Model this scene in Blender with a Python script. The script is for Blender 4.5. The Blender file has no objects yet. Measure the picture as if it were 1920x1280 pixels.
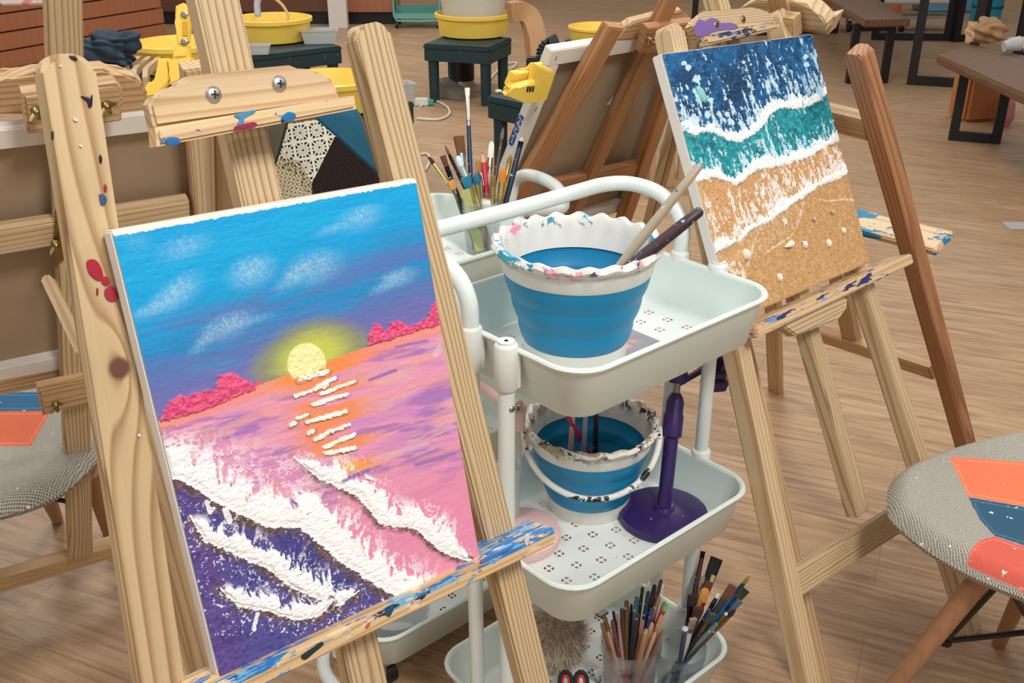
import bpy, bmesh, math, random
import numpy as np
from mathutils import Vector, Matrix
random.seed(4); rng=np.random.default_rng(7)
S=bpy.context.scene; COL=S.collection
# ---------------------------------------------------------------- camera, world, lamps, exposure
F_PX=1900.; PITCH=math.radians(25.2); CAMH=1.45
cd=bpy.data.cameras.new('camera'); cd.sensor_width=36; cd.lens=F_PX*36/1920; cd.clip_start=.02; cd.clip_end=60
cam=bpy.data.objects.new('camera',cd); cam.location=(0,0,CAMH); cam.rotation_euler=(math.pi/2-PITCH,0,0); COL.objects.link(cam); S.camera=cam
S.view_settings.view_transform='Standard'; S.view_settings.look='None'; S.view_settings.gamma=1; S.view_settings.use_curve_mapping=False
S.view_settings.exposure=.22
w=bpy.data.worlds.new('world'); S.world=w; w.use_nodes=True
w.node_tree.nodes['Background'].inputs[0].default_value=(.97,.98,1,1); w.node_tree.nodes['Background'].inputs[1].default_value=.42
def area(loc,size,power,col=(1,.965,.92),sy=None,aim=None):
    l=bpy.data.lights.new('ceiling_light','AREA'); l.energy=power; l.color=col; l.shape='RECTANGLE'; l.size=size; l.size_y=sy or size
    o=bpy.data.objects.new('ceiling_light',l); o.location=loc; COL.objects.link(o)
    if aim: o.rotation_euler=(Vector(aim)-Vector(loc)).to_track_quat('-Z','Y').to_euler()
    return o
area((.9,-.2,2.9),.5,42,aim=(.1,1.2,.8)); area((-1.3,.6,2.9),.5,16); area((.2,2.6,2.9),.5,16); area((2.4,1.6,2.9),.5,18)
area((-2.2,4.6,2.9),1.0,38); area((1.0,5.4,2.9),1.0,30); area((-1.,8.6,2.9),1.2,34); area((4.2,8.2,2.9),1.2,11); area((-4.5,7.2,2.9),1.0,46)
# ---------------------------------------------------------------- pixel -> room position
AX=np.array([1.,0,0]); FW=np.array([0,math.cos(PITCH),-math.sin(PITCH)]); UP=np.array([0,math.sin(PITCH),math.cos(PITCH)]); CP=np.array([0,0,CAMH])
def ray(x,y): return FW+AX*(x-960)/F_PX+UP*(640-y)/F_PX
def atz(x,y,z): d=ray(x,y); return CP+d*(z-CAMH)/d[2]
def dep(x,y,k): return CP+ray(x,y)*k
def N(v): v=np.array(v,float); return v/np.linalg.norm(v)
class Plane:
    def __init__(s,o,a,up):
        s.o=np.array(o,float); s.a=N(a); s.u=N(up); s.n=N(np.cross(s.a,s.u))
        if s.n@(CP-s.o)<0: s.n=-s.n
    def pt(s,x,y,off=0.):
        d=ray(x,y); o=s.o-s.n*off; return CP+d*((o-CP)@s.n)/(d@s.n)
# ---------------------------------------------------------------- object helpers
def lin(c): 
    c=np.array(c,float)/255; return np.where(c<=.04045,c/12.92,((c+.055)/1.055)**2.4)
def L4(c): r=lin(c); return (float(r[0]),float(r[1]),float(r[2]),1.)
WM={}
def thing(name,label,cat,loc,group=None):
    o=bpy.data.objects.new(name,None); o.location=Vector([float(v) for v in loc]); o.empty_display_size=.05; COL.objects.link(o); WM[o.name]=Matrix.Translation(o.location); return tag(o,label,cat,group)
def tag(o,label,cat,group=None,kind=None):
    o['label']=label; o['category']=cat
    if group: o['group']=group
    if kind: o['kind']=kind
    return o
def obj(name,bm,m,parent=None,M=None,smooth=False):
    if isinstance(bm,bpy.types.Mesh): me=bm
    else:
        me=bpy.data.meshes.new(name); bmesh.ops.recalc_face_normals(bm,faces=bm.faces); bm.to_mesh(me); bm.free()
    for mm in (m if isinstance(m,(list,tuple)) else [m]): me.materials.append(mm)
    if smooth:
        for p in me.polygons: p.use_smooth=True
        try: me.set_sharp_from_angle(angle=math.radians(40))
        except Exception: pass
    o=bpy.data.objects.new(name,me); COL.objects.link(o)
    if parent:
        o.parent=parent; o.matrix_parent_inverse=WM[parent.name].inverted()
    MM=M if M is not None else Matrix.Identity(4); o.matrix_basis=MM
    WM[o.name]=MM.copy()
    return o
def struct(o): o['kind']='structure'; return o
def frame(o,x,y,z):
    M=Matrix.Identity(4)
    for i,v in enumerate((x,y,z)):
        for j in range(3): M[j][i]=float(v[j])
    for j in range(3): M[j][3]=float(o[j])
    return M
def zframe(o,z,x=None):
    z=N(z); x=np.array(x if x is not None else ([1,0,0] if abs(z[0])<.8 else [0,1,0]),float); x=N(x-z*(x@z)); return frame(o,x,np.cross(z,x),z)
def T3(x,y,z): return Matrix.Translation((float(x),float(y),float(z)))
def add_box(bm,x0,x1,y0,y1,z0,z1,bev=0):
    vs=[bm.verts.new((x,y,z)) for x in (x0,x1) for y in (y0,y1) for z in (z0,z1)]
    fs=[bm.faces.new([vs[i] for i in q]) for q in ((0,1,3,2),(4,6,7,5),(0,4,5,1),(2,3,7,6),(0,2,6,4),(1,5,7,3))]
    if bev:
        es=list({e for f in fs for e in f.edges}); bmesh.ops.bevel(bm,geom=es,offset=bev,segments=2,affect='EDGES')
def box(x0,x1,y0,y1,z0,z1,bev=.002):
    bm=bmesh.new(); add_box(bm,x0,x1,y0,y1,z0,z1,bev); return bm
def add_poly(bm,pts,t0,t1,bev=0,axes='xz'):
    """extrude a 2-D outline along the third axis"""
    def P(a,b,t): return (a,t,b) if axes=='xz' else (a,b,t)
    lo=[bm.verts.new(P(a,b,t0)) for a,b in pts]; hi=[bm.verts.new(P(a,b,t1)) for a,b in pts]; n=len(pts)
    f1=bm.faces.new(lo[::-1]); f2=bm.faces.new(hi)
    for i in range(n): bm.faces.new((lo[i],lo[(i+1)%n],hi[(i+1)%n],hi[i]))
    if bev: bmesh.ops.bevel(bm,geom=list(f1.edges)+list(f2.edges),offset=bev,segments=2,affect='EDGES')
def add_lathe(bm,prof,n=32,c=(0,0,0),cap0=True,cap1=False,mod=None):
    rings=[]
    for k,(r,z) in enumerate(prof):
        rg=[]
        for i in range(n):
            t=2*math.pi*i/n; rr,zz=(r,z) if mod is None else mod(k,t,r,z)
            rg.append(bm.verts.new((c[0]+rr*math.cos(t),c[1]+rr*math.sin(t),c[2]+zz)))
        rings.append(rg)
    for a,b in zip(rings,rings[1:]):
        for i in range(n): bm.faces.new((a[i],a[(i+1)%n],b[(i+1)%n],b[i]))
    if cap0: bm.faces.new(rings[0][::-1])
    if cap1: bm.faces.new(rings[-1])
def lathe(prof,n=32,**k): bm=bmesh.new(); add_lathe(bm,prof,n,**k); return bm
def catmull(P,n=6,closed=False):
    P=[np.array(p,float) for p in P]; out=[]; m=len(P)
    rngs=range(m if closed else m-1)
    for i in rngs:
        if closed: a,b,c,d=P[(i-1)%m],P[i],P[(i+1)%m],P[(i+2)%m]
        else: a,b,c,d=P[max(i-1,0)],P[i],P[i+1],P[min(i+2,m-1)]
        for k in range(n):
            t=k/n; out.append(.5*((2*b)+(-a+c)*t+(2*a-5*b+4*c-d)*t*t+(-a+3*b-3*c+d)*t**3))
    if not closed: out.append(P[-1])
    return out
def add_tube(bm,P,r,n=10,closed=False,caps=True):
    P=[np.array(p,float) for p in P]; rr=r if hasattr(r,'__len__') else [r]*len(P); m=len(P); x=None; rings=[]
    for i in range(m):
        t=N((P[(i+1)%m]-P[i-1]) if closed else (P[min(i+1,m-1)]-P[max(i-1,0)]))
        if x is None: x=np.cross(t,[0,0,1.]) if abs(t[2])<.9 else np.cross(t,[1.,0,0])
        x=N(x-t*(x@t)); y=np.cross(t,x)
        rings.append([bm.verts.new(tuple(P[i]+rr[i]*(math.cos(a)*x+math.sin(a)*y))) for a in [2*math.pi*k/n for k in range(n)]])
    prs=list(zip(rings,rings[1:]))+([(rings[-1],rings[0])] if closed else [])
    for a,b in prs:
        for i in range(n): bm.faces.new((a[i],a[(i+1)%n],b[(i+1)%n],b[i]))
    if caps and not closed: bm.faces.new(rings[0][::-1]); bm.faces.new(rings[-1])
def tube(P,r,n=10,**k): bm=bmesh.new(); add_tube(bm,P,r,n,**k); return bm
# ---------------------------------------------------------------- materials
def newmat(name):
    m=bpy.data.materials.new(name); m.use_nodes=True; nt=m.node_tree; return m,nt,nt.nodes['Principled BSDF']
class G:
    """tiny node-graph writer"""
    def __init__(s,nt): s.nt=nt
    def n(s,t,**k):
        x=s.nt.nodes.new(t)
        for a,b in k.items(): setattr(x,a,b)
        return x
    def L(s,a,b): s.nt.links.new(a,b)
    def put(s,i,v):
        if hasattr(v,'node'): s.L(v,i)
        else: i.default_value=v
    def m(s,op,a,b=0.,c=None):
        x=s.n('ShaderNodeMath',operation=op); s.put(x.inputs[0],a); s.put(x.inputs[1],b)
        if c is not None: s.put(x.inputs[2],c)
        return x.outputs[0]
    def vm(s,op,a,b):
        x=s.n('ShaderNodeVectorMath',operation=op); s.put(x.inputs[0],a); s.put(x.inputs[1],b); return x.outputs[0]
    def ramp(s,f,stops):
        x=s.n('ShaderNodeValToRGB'); r=x.color_ramp
        while len(r.elements)<len(stops): r.elements.new(.5)
        for e,(p,c) in zip(r.elements,stops): e.position=p; e.color=c
        s.L(f,x.inputs[0]); return x.outputs[0]
    def mix(s,f,a,b,bt='MIX'):
        x=s.n('ShaderNodeMix',data_type='RGBA',blend_type=bt); s.put(x.inputs[0],f); s.put(x.inputs[6],a); s.put(x.inputs[7],b); return x.outputs[2]
    def noise(s,v,scale,detail=3,rough=.5,dist=0):
        x=s.n('ShaderNodeTexNoise'); s.L(v,x.inputs['Vector']); x.inputs['Scale'].default_value=scale; x.inputs['Detail'].default_value=detail; x.inputs['Roughness'].default_value=rough; x.inputs['Distortion'].default_value=dist; return x.outputs[0]
def plain(name,c,rough=.5,metal=0,var=0,scale=30,bump=0,bscale=200,trans=0,alpha=1,spots=None,coat=0,sub=0):
    m,nt,b=newmat(name); g=G(nt); tc=g.n('ShaderNodeTexCoord').outputs['Object']
    col=L4(c); b.inputs['Roughness'].default_value=rough; b.inputs['Metallic'].default_value=metal
    n=g.noise(tc,scale,4); cc=g.mix(n,tuple(v*(1-var) for v in col[:3])+(1,),tuple(min(1,v*(1+var)) for v in col[:3])+(1,))
    for sp in (spots or []):   # (colour, scale, threshold)
        f=g.ramp(g.noise(tc,sp[1],3,.6),[(sp[2],(0,0,0,1)),(sp[2]+.02,(1,1,1,1))]); cc=g.mix(f,cc,L4(sp[0]))
    g.L(cc,b.inputs['Base Color'])
    if bump:
        bp=g.n('ShaderNodeBump'); bp.inputs['Strength'].default_value=bump; bp.inputs['Distance'].default_value=.002; g.L(g.noise(tc,bscale,4),bp.inputs['Height']); g.L(bp.outputs[0],b.inputs['Normal'])
    b.inputs['Transmission Weight'].default_value=trans; b.inputs['Alpha'].default_value=alpha; b.inputs['Coat Weight'].default_value=coat
    if trans: b.inputs['IOR'].default_value=1.3
    return m
def wood(name,light,dark,freq=95,rough=.55,strength=.75,knot=None,spots=None,soft=.5,wp=.085):
    m,nt,b=newmat(name); g=G(nt); tc=g.n('ShaderNodeTexCoord').outputs['Object']; oi=g.n('ShaderNodeObjectInfo').outputs['Random']
    off=g.n('ShaderNodeCombineXYZ'); g.L(g.m('MULTIPLY',oi,3.7),off.inputs[0]); g.L(g.m('MULTIPLY',oi,7.3),off.inputs[2]); g.L(g.m('MULTIPLY',oi,1.9),off.inputs[1])
    v=g.vm('ADD',tc,off.outputs[0]) if knot is None else tc
    sx=g.n('ShaderNodeSeparateXYZ'); g.L(v,sx.inputs[0])
    lo=g.vm('MULTIPLY',v,(9,9,.8)); warp=g.noise(lo,1,3,.5); fine=g.noise(g.vm('MULTIPLY',v,(420,420,6)),1,3,.6); mid=g.noise(g.vm('MULTIPLY',v,(60,60,2.2)),1,3,.6)
    x=g.m('ADD',g.m('MULTIPLY',sx.outputs[0],1.),g.m('MULTIPLY',sx.outputs[1],.45)); x=g.m('ADD',x,g.m('MULTIPLY',warp,wp))
    if knot:
        so=g.n('ShaderNodeSeparateXYZ'); g.L(tc,so.inputs[0]); dx=g.m('SUBTRACT',so.outputs[0],knot[0]); dz=g.m('SUBTRACT',so.outputs[2],knot[1])
        r=g.m('SQRT',g.m('ADD',g.m('MULTIPLY',dx,dx),g.m('MULTIPLY',g.m('MULTIPLY',dz,dz),.9)))
        rw=g.m('SQRT',g.m('ADD',g.m('MULTIPLY',dx,dx),g.m('MULTIPLY',g.m('MULTIPLY',dz,dz),.12)))
        x=g.m('ADD',x,g.m('MULTIPLY',g.m('EXPONENT',g.m('MULTIPLY',rw,-55.)),.05))
    ring=g.m('FRACT',g.m('MULTIPLY',x,freq))
    f=g.ramp(ring,[(0,(0,0,0,1)),(soft,(.12,.12,.12,1)),(.86,(1,1,1,1)),(1,(0,0,0,1))])
    f=g.m('MULTIPLY',f,g.m('ADD',.45,mid)); f=g.m('MULTIPLY',f,strength)
    tone=g.mix(mid,tuple(c*.9 for c in L4(light)[:3])+(1,),tuple(min(1,c*1.06) for c in L4(light)[:3])+(1,))
    c=g.mix(f,tone,L4(dark)); c=g.mix(g.m('MULTIPLY',fine,.22),c,L4(dark))
    if knot:
        kf=g.ramp(g.m('ADD',r,g.m('MULTIPLY',mid,.002)),[(.0092,(1,1,1,1)),(.0108,(0,0,0,1))]); c=g.mix(kf,c,L4((108,66,46)))
        kf=g.ramp(r,[(.0088,(0,0,0,1)),(.0096,(.8,.8,.8,1)),(.0108,(0,0,0,1))]); c=g.mix(kf,c,L4((84,50,32)))
    for sp in (spots or []):
        ff=g.ramp(g.noise(g.vm('MULTIPLY',tc,sp[3] if len(sp)>3 else (1,1,1)),sp[1],4,.65),[(sp[2],(0,0,0,1)),(sp[2]+.015,(1,1,1,1))])
        if len(sp)>4:  # only where the object's x (across) is beyond a value
            so2=g.n('ShaderNodeSeparateXYZ'); g.L(tc,so2.inputs[0]); ff=g.m('MULTIPLY',ff,g.m('GREATER_THAN',so2.outputs[0],sp[4]))
        c=g.mix(ff,c,L4(sp[0]))
    g.L(c,b.inputs['Base Color']); b.inputs['Roughness'].default_value=rough
    bp=g.n('ShaderNodeBump'); bp.inputs['Strength'].default_value=.25; bp.inputs['Distance'].default_value=.001; g.L(g.m('ADD',g.m('MULTIPLY',f,-1),fine),bp.inputs['Height']); g.L(bp.outputs[0],b.inputs['Normal'])
    return m
def attrmat(name,rough=.5,bump=.3,bscale=900,spec=.4):
    m,nt,b=newmat(name); g=G(nt); a=g.n('ShaderNodeAttribute',attribute_name='paint'); g.L(a.outputs[0],b.inputs['Base Color']); b.inputs['Roughness'].default_value=rough; b.inputs['Specular IOR Level'].default_value=spec
    tc=g.n('ShaderNodeTexCoord').outputs['Object']; bp=g.n('ShaderNodeBump'); bp.inputs['Strength'].default_value=bump; bp.inputs['Distance'].default_value=.0008; g.L(g.noise(tc,bscale,3),bp.inputs['Height']); g.L(bp.outputs[0],b.inputs['Normal'])
    return m
PINE=wood('pale pine',(214,189,150),(166,124,80))
PINE_K=wood('pale pine with knot',(230,200,154),(166,118,66),freq=80)
PINE_F=wood('fluted pine',(211,187,147),(146,108,66),freq=150,strength=.9)
PINE_W=wood('warm pine',(208,174,130),(148,104,62))
PINE_O=wood('orange varnished pine',(190,138,92),(130,84,46),freq=120)
PINE_B=wood('brown stained pine',(184,132,92),(122,72,42))
SLAB=wood('dark wood slab',(122,88,58),(66,44,28),freq=30,strength=.6)
BROWN=wood('terracotta laminate',(170,108,72),(150,92,60),freq=12,strength=.35)
WHITE=plain('white enamel',(226,234,230),.38,var=.02); WHITE_P=plain('white plastic',(224,226,220),.42,var=.03)
LINEN=plain('raw brown linen',(172,148,120),.9,var=.12,scale=14,bump=.5,bscale=1400)
CANVW=plain('primed canvas',(232,226,216),.8,var=.04,bump=.3,bscale=1600)
STEEL=plain('steel',(176,174,168),.42,metal=1); BRASS=plain('dull brass',(150,128,84),.38,metal=1); BLACK=plain('black metal',(22,21,22),.5,var=.1)
YEL=plain('yellow plastic',(252,214,92),.4,var=.03); GREEN=plain('dark green plastic',(22,52,56),.55,var=.15,spots=[((70,100,100),16,.66)])
PURPLE=plain('purple plastic',(52,32,92),.32,var=.08,spots=[((214,206,224),60,.70)])
CLEAR=plain('clear plastic',(232,236,236),.12,trans=.82,var=.02,alpha=.75); FROST=plain('translucent plastic',(214,218,216),.3,trans=.3,alpha=.8)
# ---------------------------------------------------------------- easel building blocks
def outline(w,l,r0,r1):
    """bar outline x across, z along (0..l), rounded ends"""
    h=w/2
    def arc(cx,cz,r,a0,a1): return [(cx+r*math.cos(a0+(a1-a0)*k/5),cz+r*math.sin(a0+(a1-a0)*k/5)) for k in range(6)]
    p=[]
    p+= arc(-h+r0,r0,r0,math.pi,1.5*math.pi)+arc(h-r0,r0,r0,1.5*math.pi,2*math.pi) if r0 else [(-h,0),(h,0)]
    p+= arc(h-r1,l-r1,r1,0,.5*math.pi)+arc(-h+r1,l-r1,r1,.5*math.pi,math.pi) if r1 else [(h,l),(-h,l)]
    return p
def bar(name,p0,p1,w,d,n,m,parent,r0=0,r1=0,bev=.0025):
    p0=np.array(p0,float); p1=np.array(p1,float); z=N(p1-p0); n=np.array(n,float); y=N(n-z*(n@z)); x=np.cross(y,z)
    bm=bmesh.new(); add_poly(bm,outline(w,float(np.linalg.norm(p1-p0)),r0,r1),-d/2,d/2,bev)
    return obj(name,bm,m,parent,frame(p0,x,y,z))
def board(name,px,pl,off,th,m,parent,bev=.002):
    """flat board cut to an outline, lying in plane pl; grain runs along pl.a"""
    o=pl.o-pl.n*off; pts=[]
    for x,y in px:
        q=pl.pt(x,y,off)-o; pts.append((q@pl.u,q@pl.a))
    bm=bmesh.new(); add_poly(bm,pts,-th/2,th/2,bev)
    M=frame(o,pl.u,np.cross(pl.a,pl.u),pl.a); return obj(name,bm,m,parent,M)
def ext(p0,p1,z):
    """carry the line p0->p1 on to height z"""
    p0=np.array(p0);p1=np.array(p1); return p0+(p1-p0)*(z-p0[2])/(p1[2]-p0[2])
def screw(c,n,r,parent,m=None,name='screw'):
    bm=lathe([(r*.98,-.002),(r,0),(r*.93,.0010),(r*.55,.0022),(r*.15,.0025)],20,cap1=True)
    o=obj(name,bm,m or STEEL,parent,zframe(c,n),True)
    b2=bmesh.new(); add_box(b2,-r*.45,r*.45,-r*.09,r*.09,.0015,.0029); add_box(b2,-r*.09,r*.09,-r*.45,r*.45,.0015,.0030)
    obj('screw_slot',b2,BLACK,o,zframe(c,n)); return o
def wingnut(c,n,parent,s=1.):
    bm=bmesh.new(); add_lathe(bm,[(.007*s,0),(.005*s,.008*s),(.003*s,.010*s),(.003*s,.022*s)],12,cap1=True)
    for sg in (-1,1): add_tube(bm,[(0,0,.004*s),(sg*.008*s,0,.008*s),(sg*.014*s,.001*s,.016*s)],[.003*s,.0035*s,.002*s],8)
    return obj('wing_nut',bm,BRASS,parent,zframe(c,n,(.8,.2,.6)),True)
# ================================================================ the room
def floor_mat():
    m,nt,b=newmat('vinyl plank floor'); g=G(nt); tc=g.n('ShaderNodeTexCoord').outputs['Object']
    mp=g.n('ShaderNodeMapping'); mp.inputs['Rotation'].default_value=(0,0,math.radians(24)); g.L(tc,mp.inputs[0]); v=mp.outputs[0]
    br=g.n('ShaderNodeTexBrick'); g.L(v,br.inputs['Vector']); br.inputs['Scale'].default_value=1; br.inputs['Brick Width'].default_value=1.22; br.inputs['Row Height'].default_value=.18; br.inputs['Mortar Size'].default_value=.0012; br.inputs['Mortar Smooth'].default_value=.3
    br.inputs['Color1'].default_value=L4((192,160,124)); br.inputs['Color2'].default_value=L4((182,148,112)); br.inputs['Mortar'].default_value=L4((146,112,80)); br.offset=.37
    big=g.noise(g.vm('MULTIPLY',v,(1.3,5,1)),1,4,.55,.6); gr=g.noise(g.vm('MULTIPLY',v,(4,55,1)),1,5,.65,.5); fi=g.noise(g.vm('MULTIPLY',v,(14,260,1)),1,3,.6)
    c=g.mix(g.ramp(big,[(.35,(0,0,0,1)),(.75,(.5,.5,.5,1))]),br.outputs[0],L4((158,122,86)))
    c=g.mix(g.ramp(gr,[(.42,(0,0,0,1)),(.66,(.85,.85,.85,1))]),c,L4((140,104,72)))
    c=g.mix(g.ramp(fi,[(.52,(0,0,0,1)),(.8,(.4,.4,.4,1))]),c,L4((122,88,58)))
    st=g.ramp(g.noise(v,7,3,.5),[(.735,(0,0,0,1)),(.75,(.9,.9,.9,1))]); c=g.mix(st,c,L4((206,196,186)))
    g.L(c,b.inputs['Base Color']); b.inputs['Roughness'].default_value=.5
    bp=g.n('ShaderNodeBump'); bp.inputs['Strength'].default_value=.12; bp.inputs['Distance'].default_value=.001; g.L(gr,bp.inputs['Height']); g.L(bp.outputs[0],b.inputs['Normal'])
    return m
struct(obj('floor',box(-8,8,-2.5,14,-.05,0,0),floor_mat()))
WALLM=plain('painted wall',(206,190,170),.9,var=.03)
struct(obj('wall_back',box(-8,8,14,14.1,0,3,0),WALLM)); struct(obj('wall_left',box(-8.1,-8,-2.5,14,0,3,0),WALLM)); struct(obj('wall_right',box(8,8.1,-2.5,14,0,3,0),WALLM))

# ---- counter of terracotta boards at the back left
ct=thing('counter','low terracotta brown wooden counter with stepped boards at the back left','counter',(-4.3,9.3,0))
p0=atz(-260,182,0); p1=atz(315,72,0); d=N(p1-p0); nn=np.array([-d[1],d[0],0]); M=frame(p0,d,nn,(0,0,1)); Lc=float(np.linalg.norm(p1-p0))
hh=.135
for k in range(5):
    obj('board',box(0,Lc,.012*k,.4,.004+k*hh,(k+1)*hh-.006,.004),BROWN,ct,M)
obj('counter_top',box(-.02,Lc+.02,-.03,.5,5*hh,5*hh+.05,.01),wood('counter edge',(176,112,76),(150,90,56),freq=14,strength=.3),ct,M)
for k,(px,py) in enumerate(((16,2),(58,0))):
    q=atz(px,py+14,.73); g_=tag(obj('gift_bag',box(-.115,.115,-.06,.06,0,.3,.01),plain('white bag with pink dot',(222,206,202),.7,var=.03,spots=[((214,140,140),4,.60)]),None,T3(q[0],q[1]+.2,.73)@Matrix.Rotation(.25,4,'Z')),('leftmost' if k==0 else 'second')+' of two white bags with pink mark on the counter at top left','bag','white bags on the counter')
# ---- dark cabinet run behind, with black plinth
cb=thing('cabinet','long brown wooden cabinet with black plinth along the back','cabinet',(-2.0,11.6,0))
q0=atz(300,46,0); q1=atz(742,46,0); d2=N(q1-q0); M=frame(q0,d2,(-d2[1],d2[0],0),(0,0,1)); L2=float(np.linalg.norm(q1-q0))
obj('plinth',box(0,L2,.03,.5,0,.12,.0),BLACK,cb,M); obj('door',box(0,L2*.74,0,.5,.12,.7,.005),wood('dark laminate',(104,66,46),(84,52,38),freq=10,strength=.3),cb,M); obj('door',box(L2*.75,L2,-.02,.5,.12,.7,.005),BROWN,cb,M)
q=atz(636,52,0); tag(obj('white_box',box(-.09,.09,-.05,.05,0,.42,.004),plain('white board',(214,206,200),.7),None,T3(*q)),'narrow white upright box standing before the dark cabinet','box')
# ---- teal rolling cart
q=atz(785,49,0); tc_=thing('rolling_cart','teal metal rolling cart with two shelves and black casters at back','cart',(q[0],q[1],0))
TEAL=plain('teal metal',(104,172,158),.5)
for z in (.09,.46):
    bm=bmesh.new(); add_box(bm,-.22,.22,-.15,.15,z,z+.012,.003); add_box(bm,-.22,.22,-.152,-.145,z,z+.05); add_box(bm,-.22,.22,.145,.152,z,z+.09); add_box(bm,-.222,-.215,-.15,.15,z,z+.05); add_box(bm,.215,.222,-.15,.15,z,z+.05); obj('shelf',bm,TEAL,tc_,T3(q[0],q[1],0))
for sx in (-1,1):
    obj('post',tube([(sx*.225,-.15,.55),(sx*.225,-.15,.12),(sx*.20,-.15,.07),(0,-.15,.065)],.011),TEAL,tc_,T3(q[0],q[1],0),True); obj('post',tube([(sx*.225,.15,.07),(sx*.225,.15,.8)],.011),TEAL,tc_,T3(q[0],q[1],0),True)
    for sy in (-1,1): obj('caster',tube([(sx*.2-.012,sy*.14,.03),(sx*.2+.012,sy*.14,.03)],.03,14),BLACK,tc_,T3(q[0],q[1],0),True)

# ---- dark green plastic tables with yellow basins
def green_table(px0,px1,ptop,z,depth_w,label,rot=0.,legs=True):
    """px0..px1 : picture span of the front edge at height z"""
    a=atz(px0[0],px0[1],z); b=atz(px1[0],px1[1],z); d=N(b-a); n=np.array([-d[1],d[0],0]); Lr=float(np.linalg.norm(b-a)); M=frame((a[0],a[1],0),d,n,(0,0,1))
    t=thing('plastic_table',label,'table',(a[0],a[1],0),'dark green plastic tables'); dw=depth_w
    bm=bmesh.new(); add_box(bm,0,Lr,0,dw,z-.035,z,.008); add_box(bm,.004,Lr-.004,0.004,dw-.004,z-.11,z-.03,.003); obj('table_top',bm,GREEN,t,M)
    for x in (.05,Lr-.05):
        for y in (.05,dw-.05): obj('leg',lathe([(.032,0),(.033,.03),(.036,z-.1)],16),GREEN,t,M@T3(x,y,0),True)
    return t,M,Lr
def basin(c,r,h,label,tilt=0,white=True,group='yellow round basins'):
    t=thing('basin',label,'basin',c,group)
    prof=[(r*.80,0),(r*.88,h*.06),(r*.92,h*.5),(r*.95,h*.80),(r*1.0,h*.83),(r*1.0,h*.9),(r*1.0,h*.98),(r*.95,h),(r*.93,h*.9),(r*.86,h*.4),(r*.80,h*.12),(.02,h*.1)]
    obj('bowl',lathe(prof,40,cap1=True),YEL,t,T3(*c),True)
    if white: obj('wheel_head',lathe([(.05,h*.1),(.05,h*.45),(r*.55,h*.47),(r*.57,h*.5),(r*.55,h*.56),(.01,h*.56)],32,cap1=True),plain('clay smeared disc',(212,208,200),.6,var=.05),t,T3(*c),True)
    return t
# table carrying the bucket (top centre)
t1,M1,L1=green_table((793,82),(919,89),0,.385,.44,'dark green plastic stool-table under the white bucket and yellow basin')
c=atz(888,66,.385); basin((c[0],c[1]+.0,.387),.265,.15,'yellow basin under the large white bucket, top centre',white=False)
bw=thing('bucket','large white plastic bucket standing in the yellow basin, top centre','bucket',(c[0],c[1],.41))
obj('bucket_body',lathe([(.19,0),(.235,.3),(.245,.34),(.225,.33),(.18,.02),(.01,.02)],36,cap1=True),plain('cream white plastic',(214,210,196),.45,var=.03,spots=[((150,140,120),26,.72)]),bw,T3(c[0],c[1],.408),True)
# motor and pedal under the table
q=atz(868,165,0); mt=thing('wheel_motor','black cylindrical pottery wheel motor hanging under the green stool-table','motor',(q[0],q[1]+.1,0)); obj('motor_housing',lathe([(.07,.03),(.08,.05),(.08,.24),(.1,.27)],20,cap1=True),BLACK,mt,T3(q[0],q[1]+.1,0),True); obj('motor_base',box(-.15,.19,-.11,.11,.18,.27,.01),plain('grey plastic',(126,122,116),.6),mt,T3(q[0],q[1]+.12,0)); obj('motor_foot',lathe([(.09,0),(.07,.05)],20,cap1=True),plain('grey foot',(150,140,130),.6),mt,T3(q[0],q[1]+.1,0),True)
q=atz(845,182,0); bm=bmesh.new(); add_poly(bm,[(-.12,0),(.14,0),(.12,.04),(-.08,.12)],-.08,.08,.006); tag(obj('foot_pedal',bm,plain('grey pedal',(126,118,104),.5,var=.1),None,T3(*q)@Matrix.Rotation(-.5,4,'Z')),'grey wedge shaped foot pedal on the floor below the bucket table','pedal')
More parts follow.
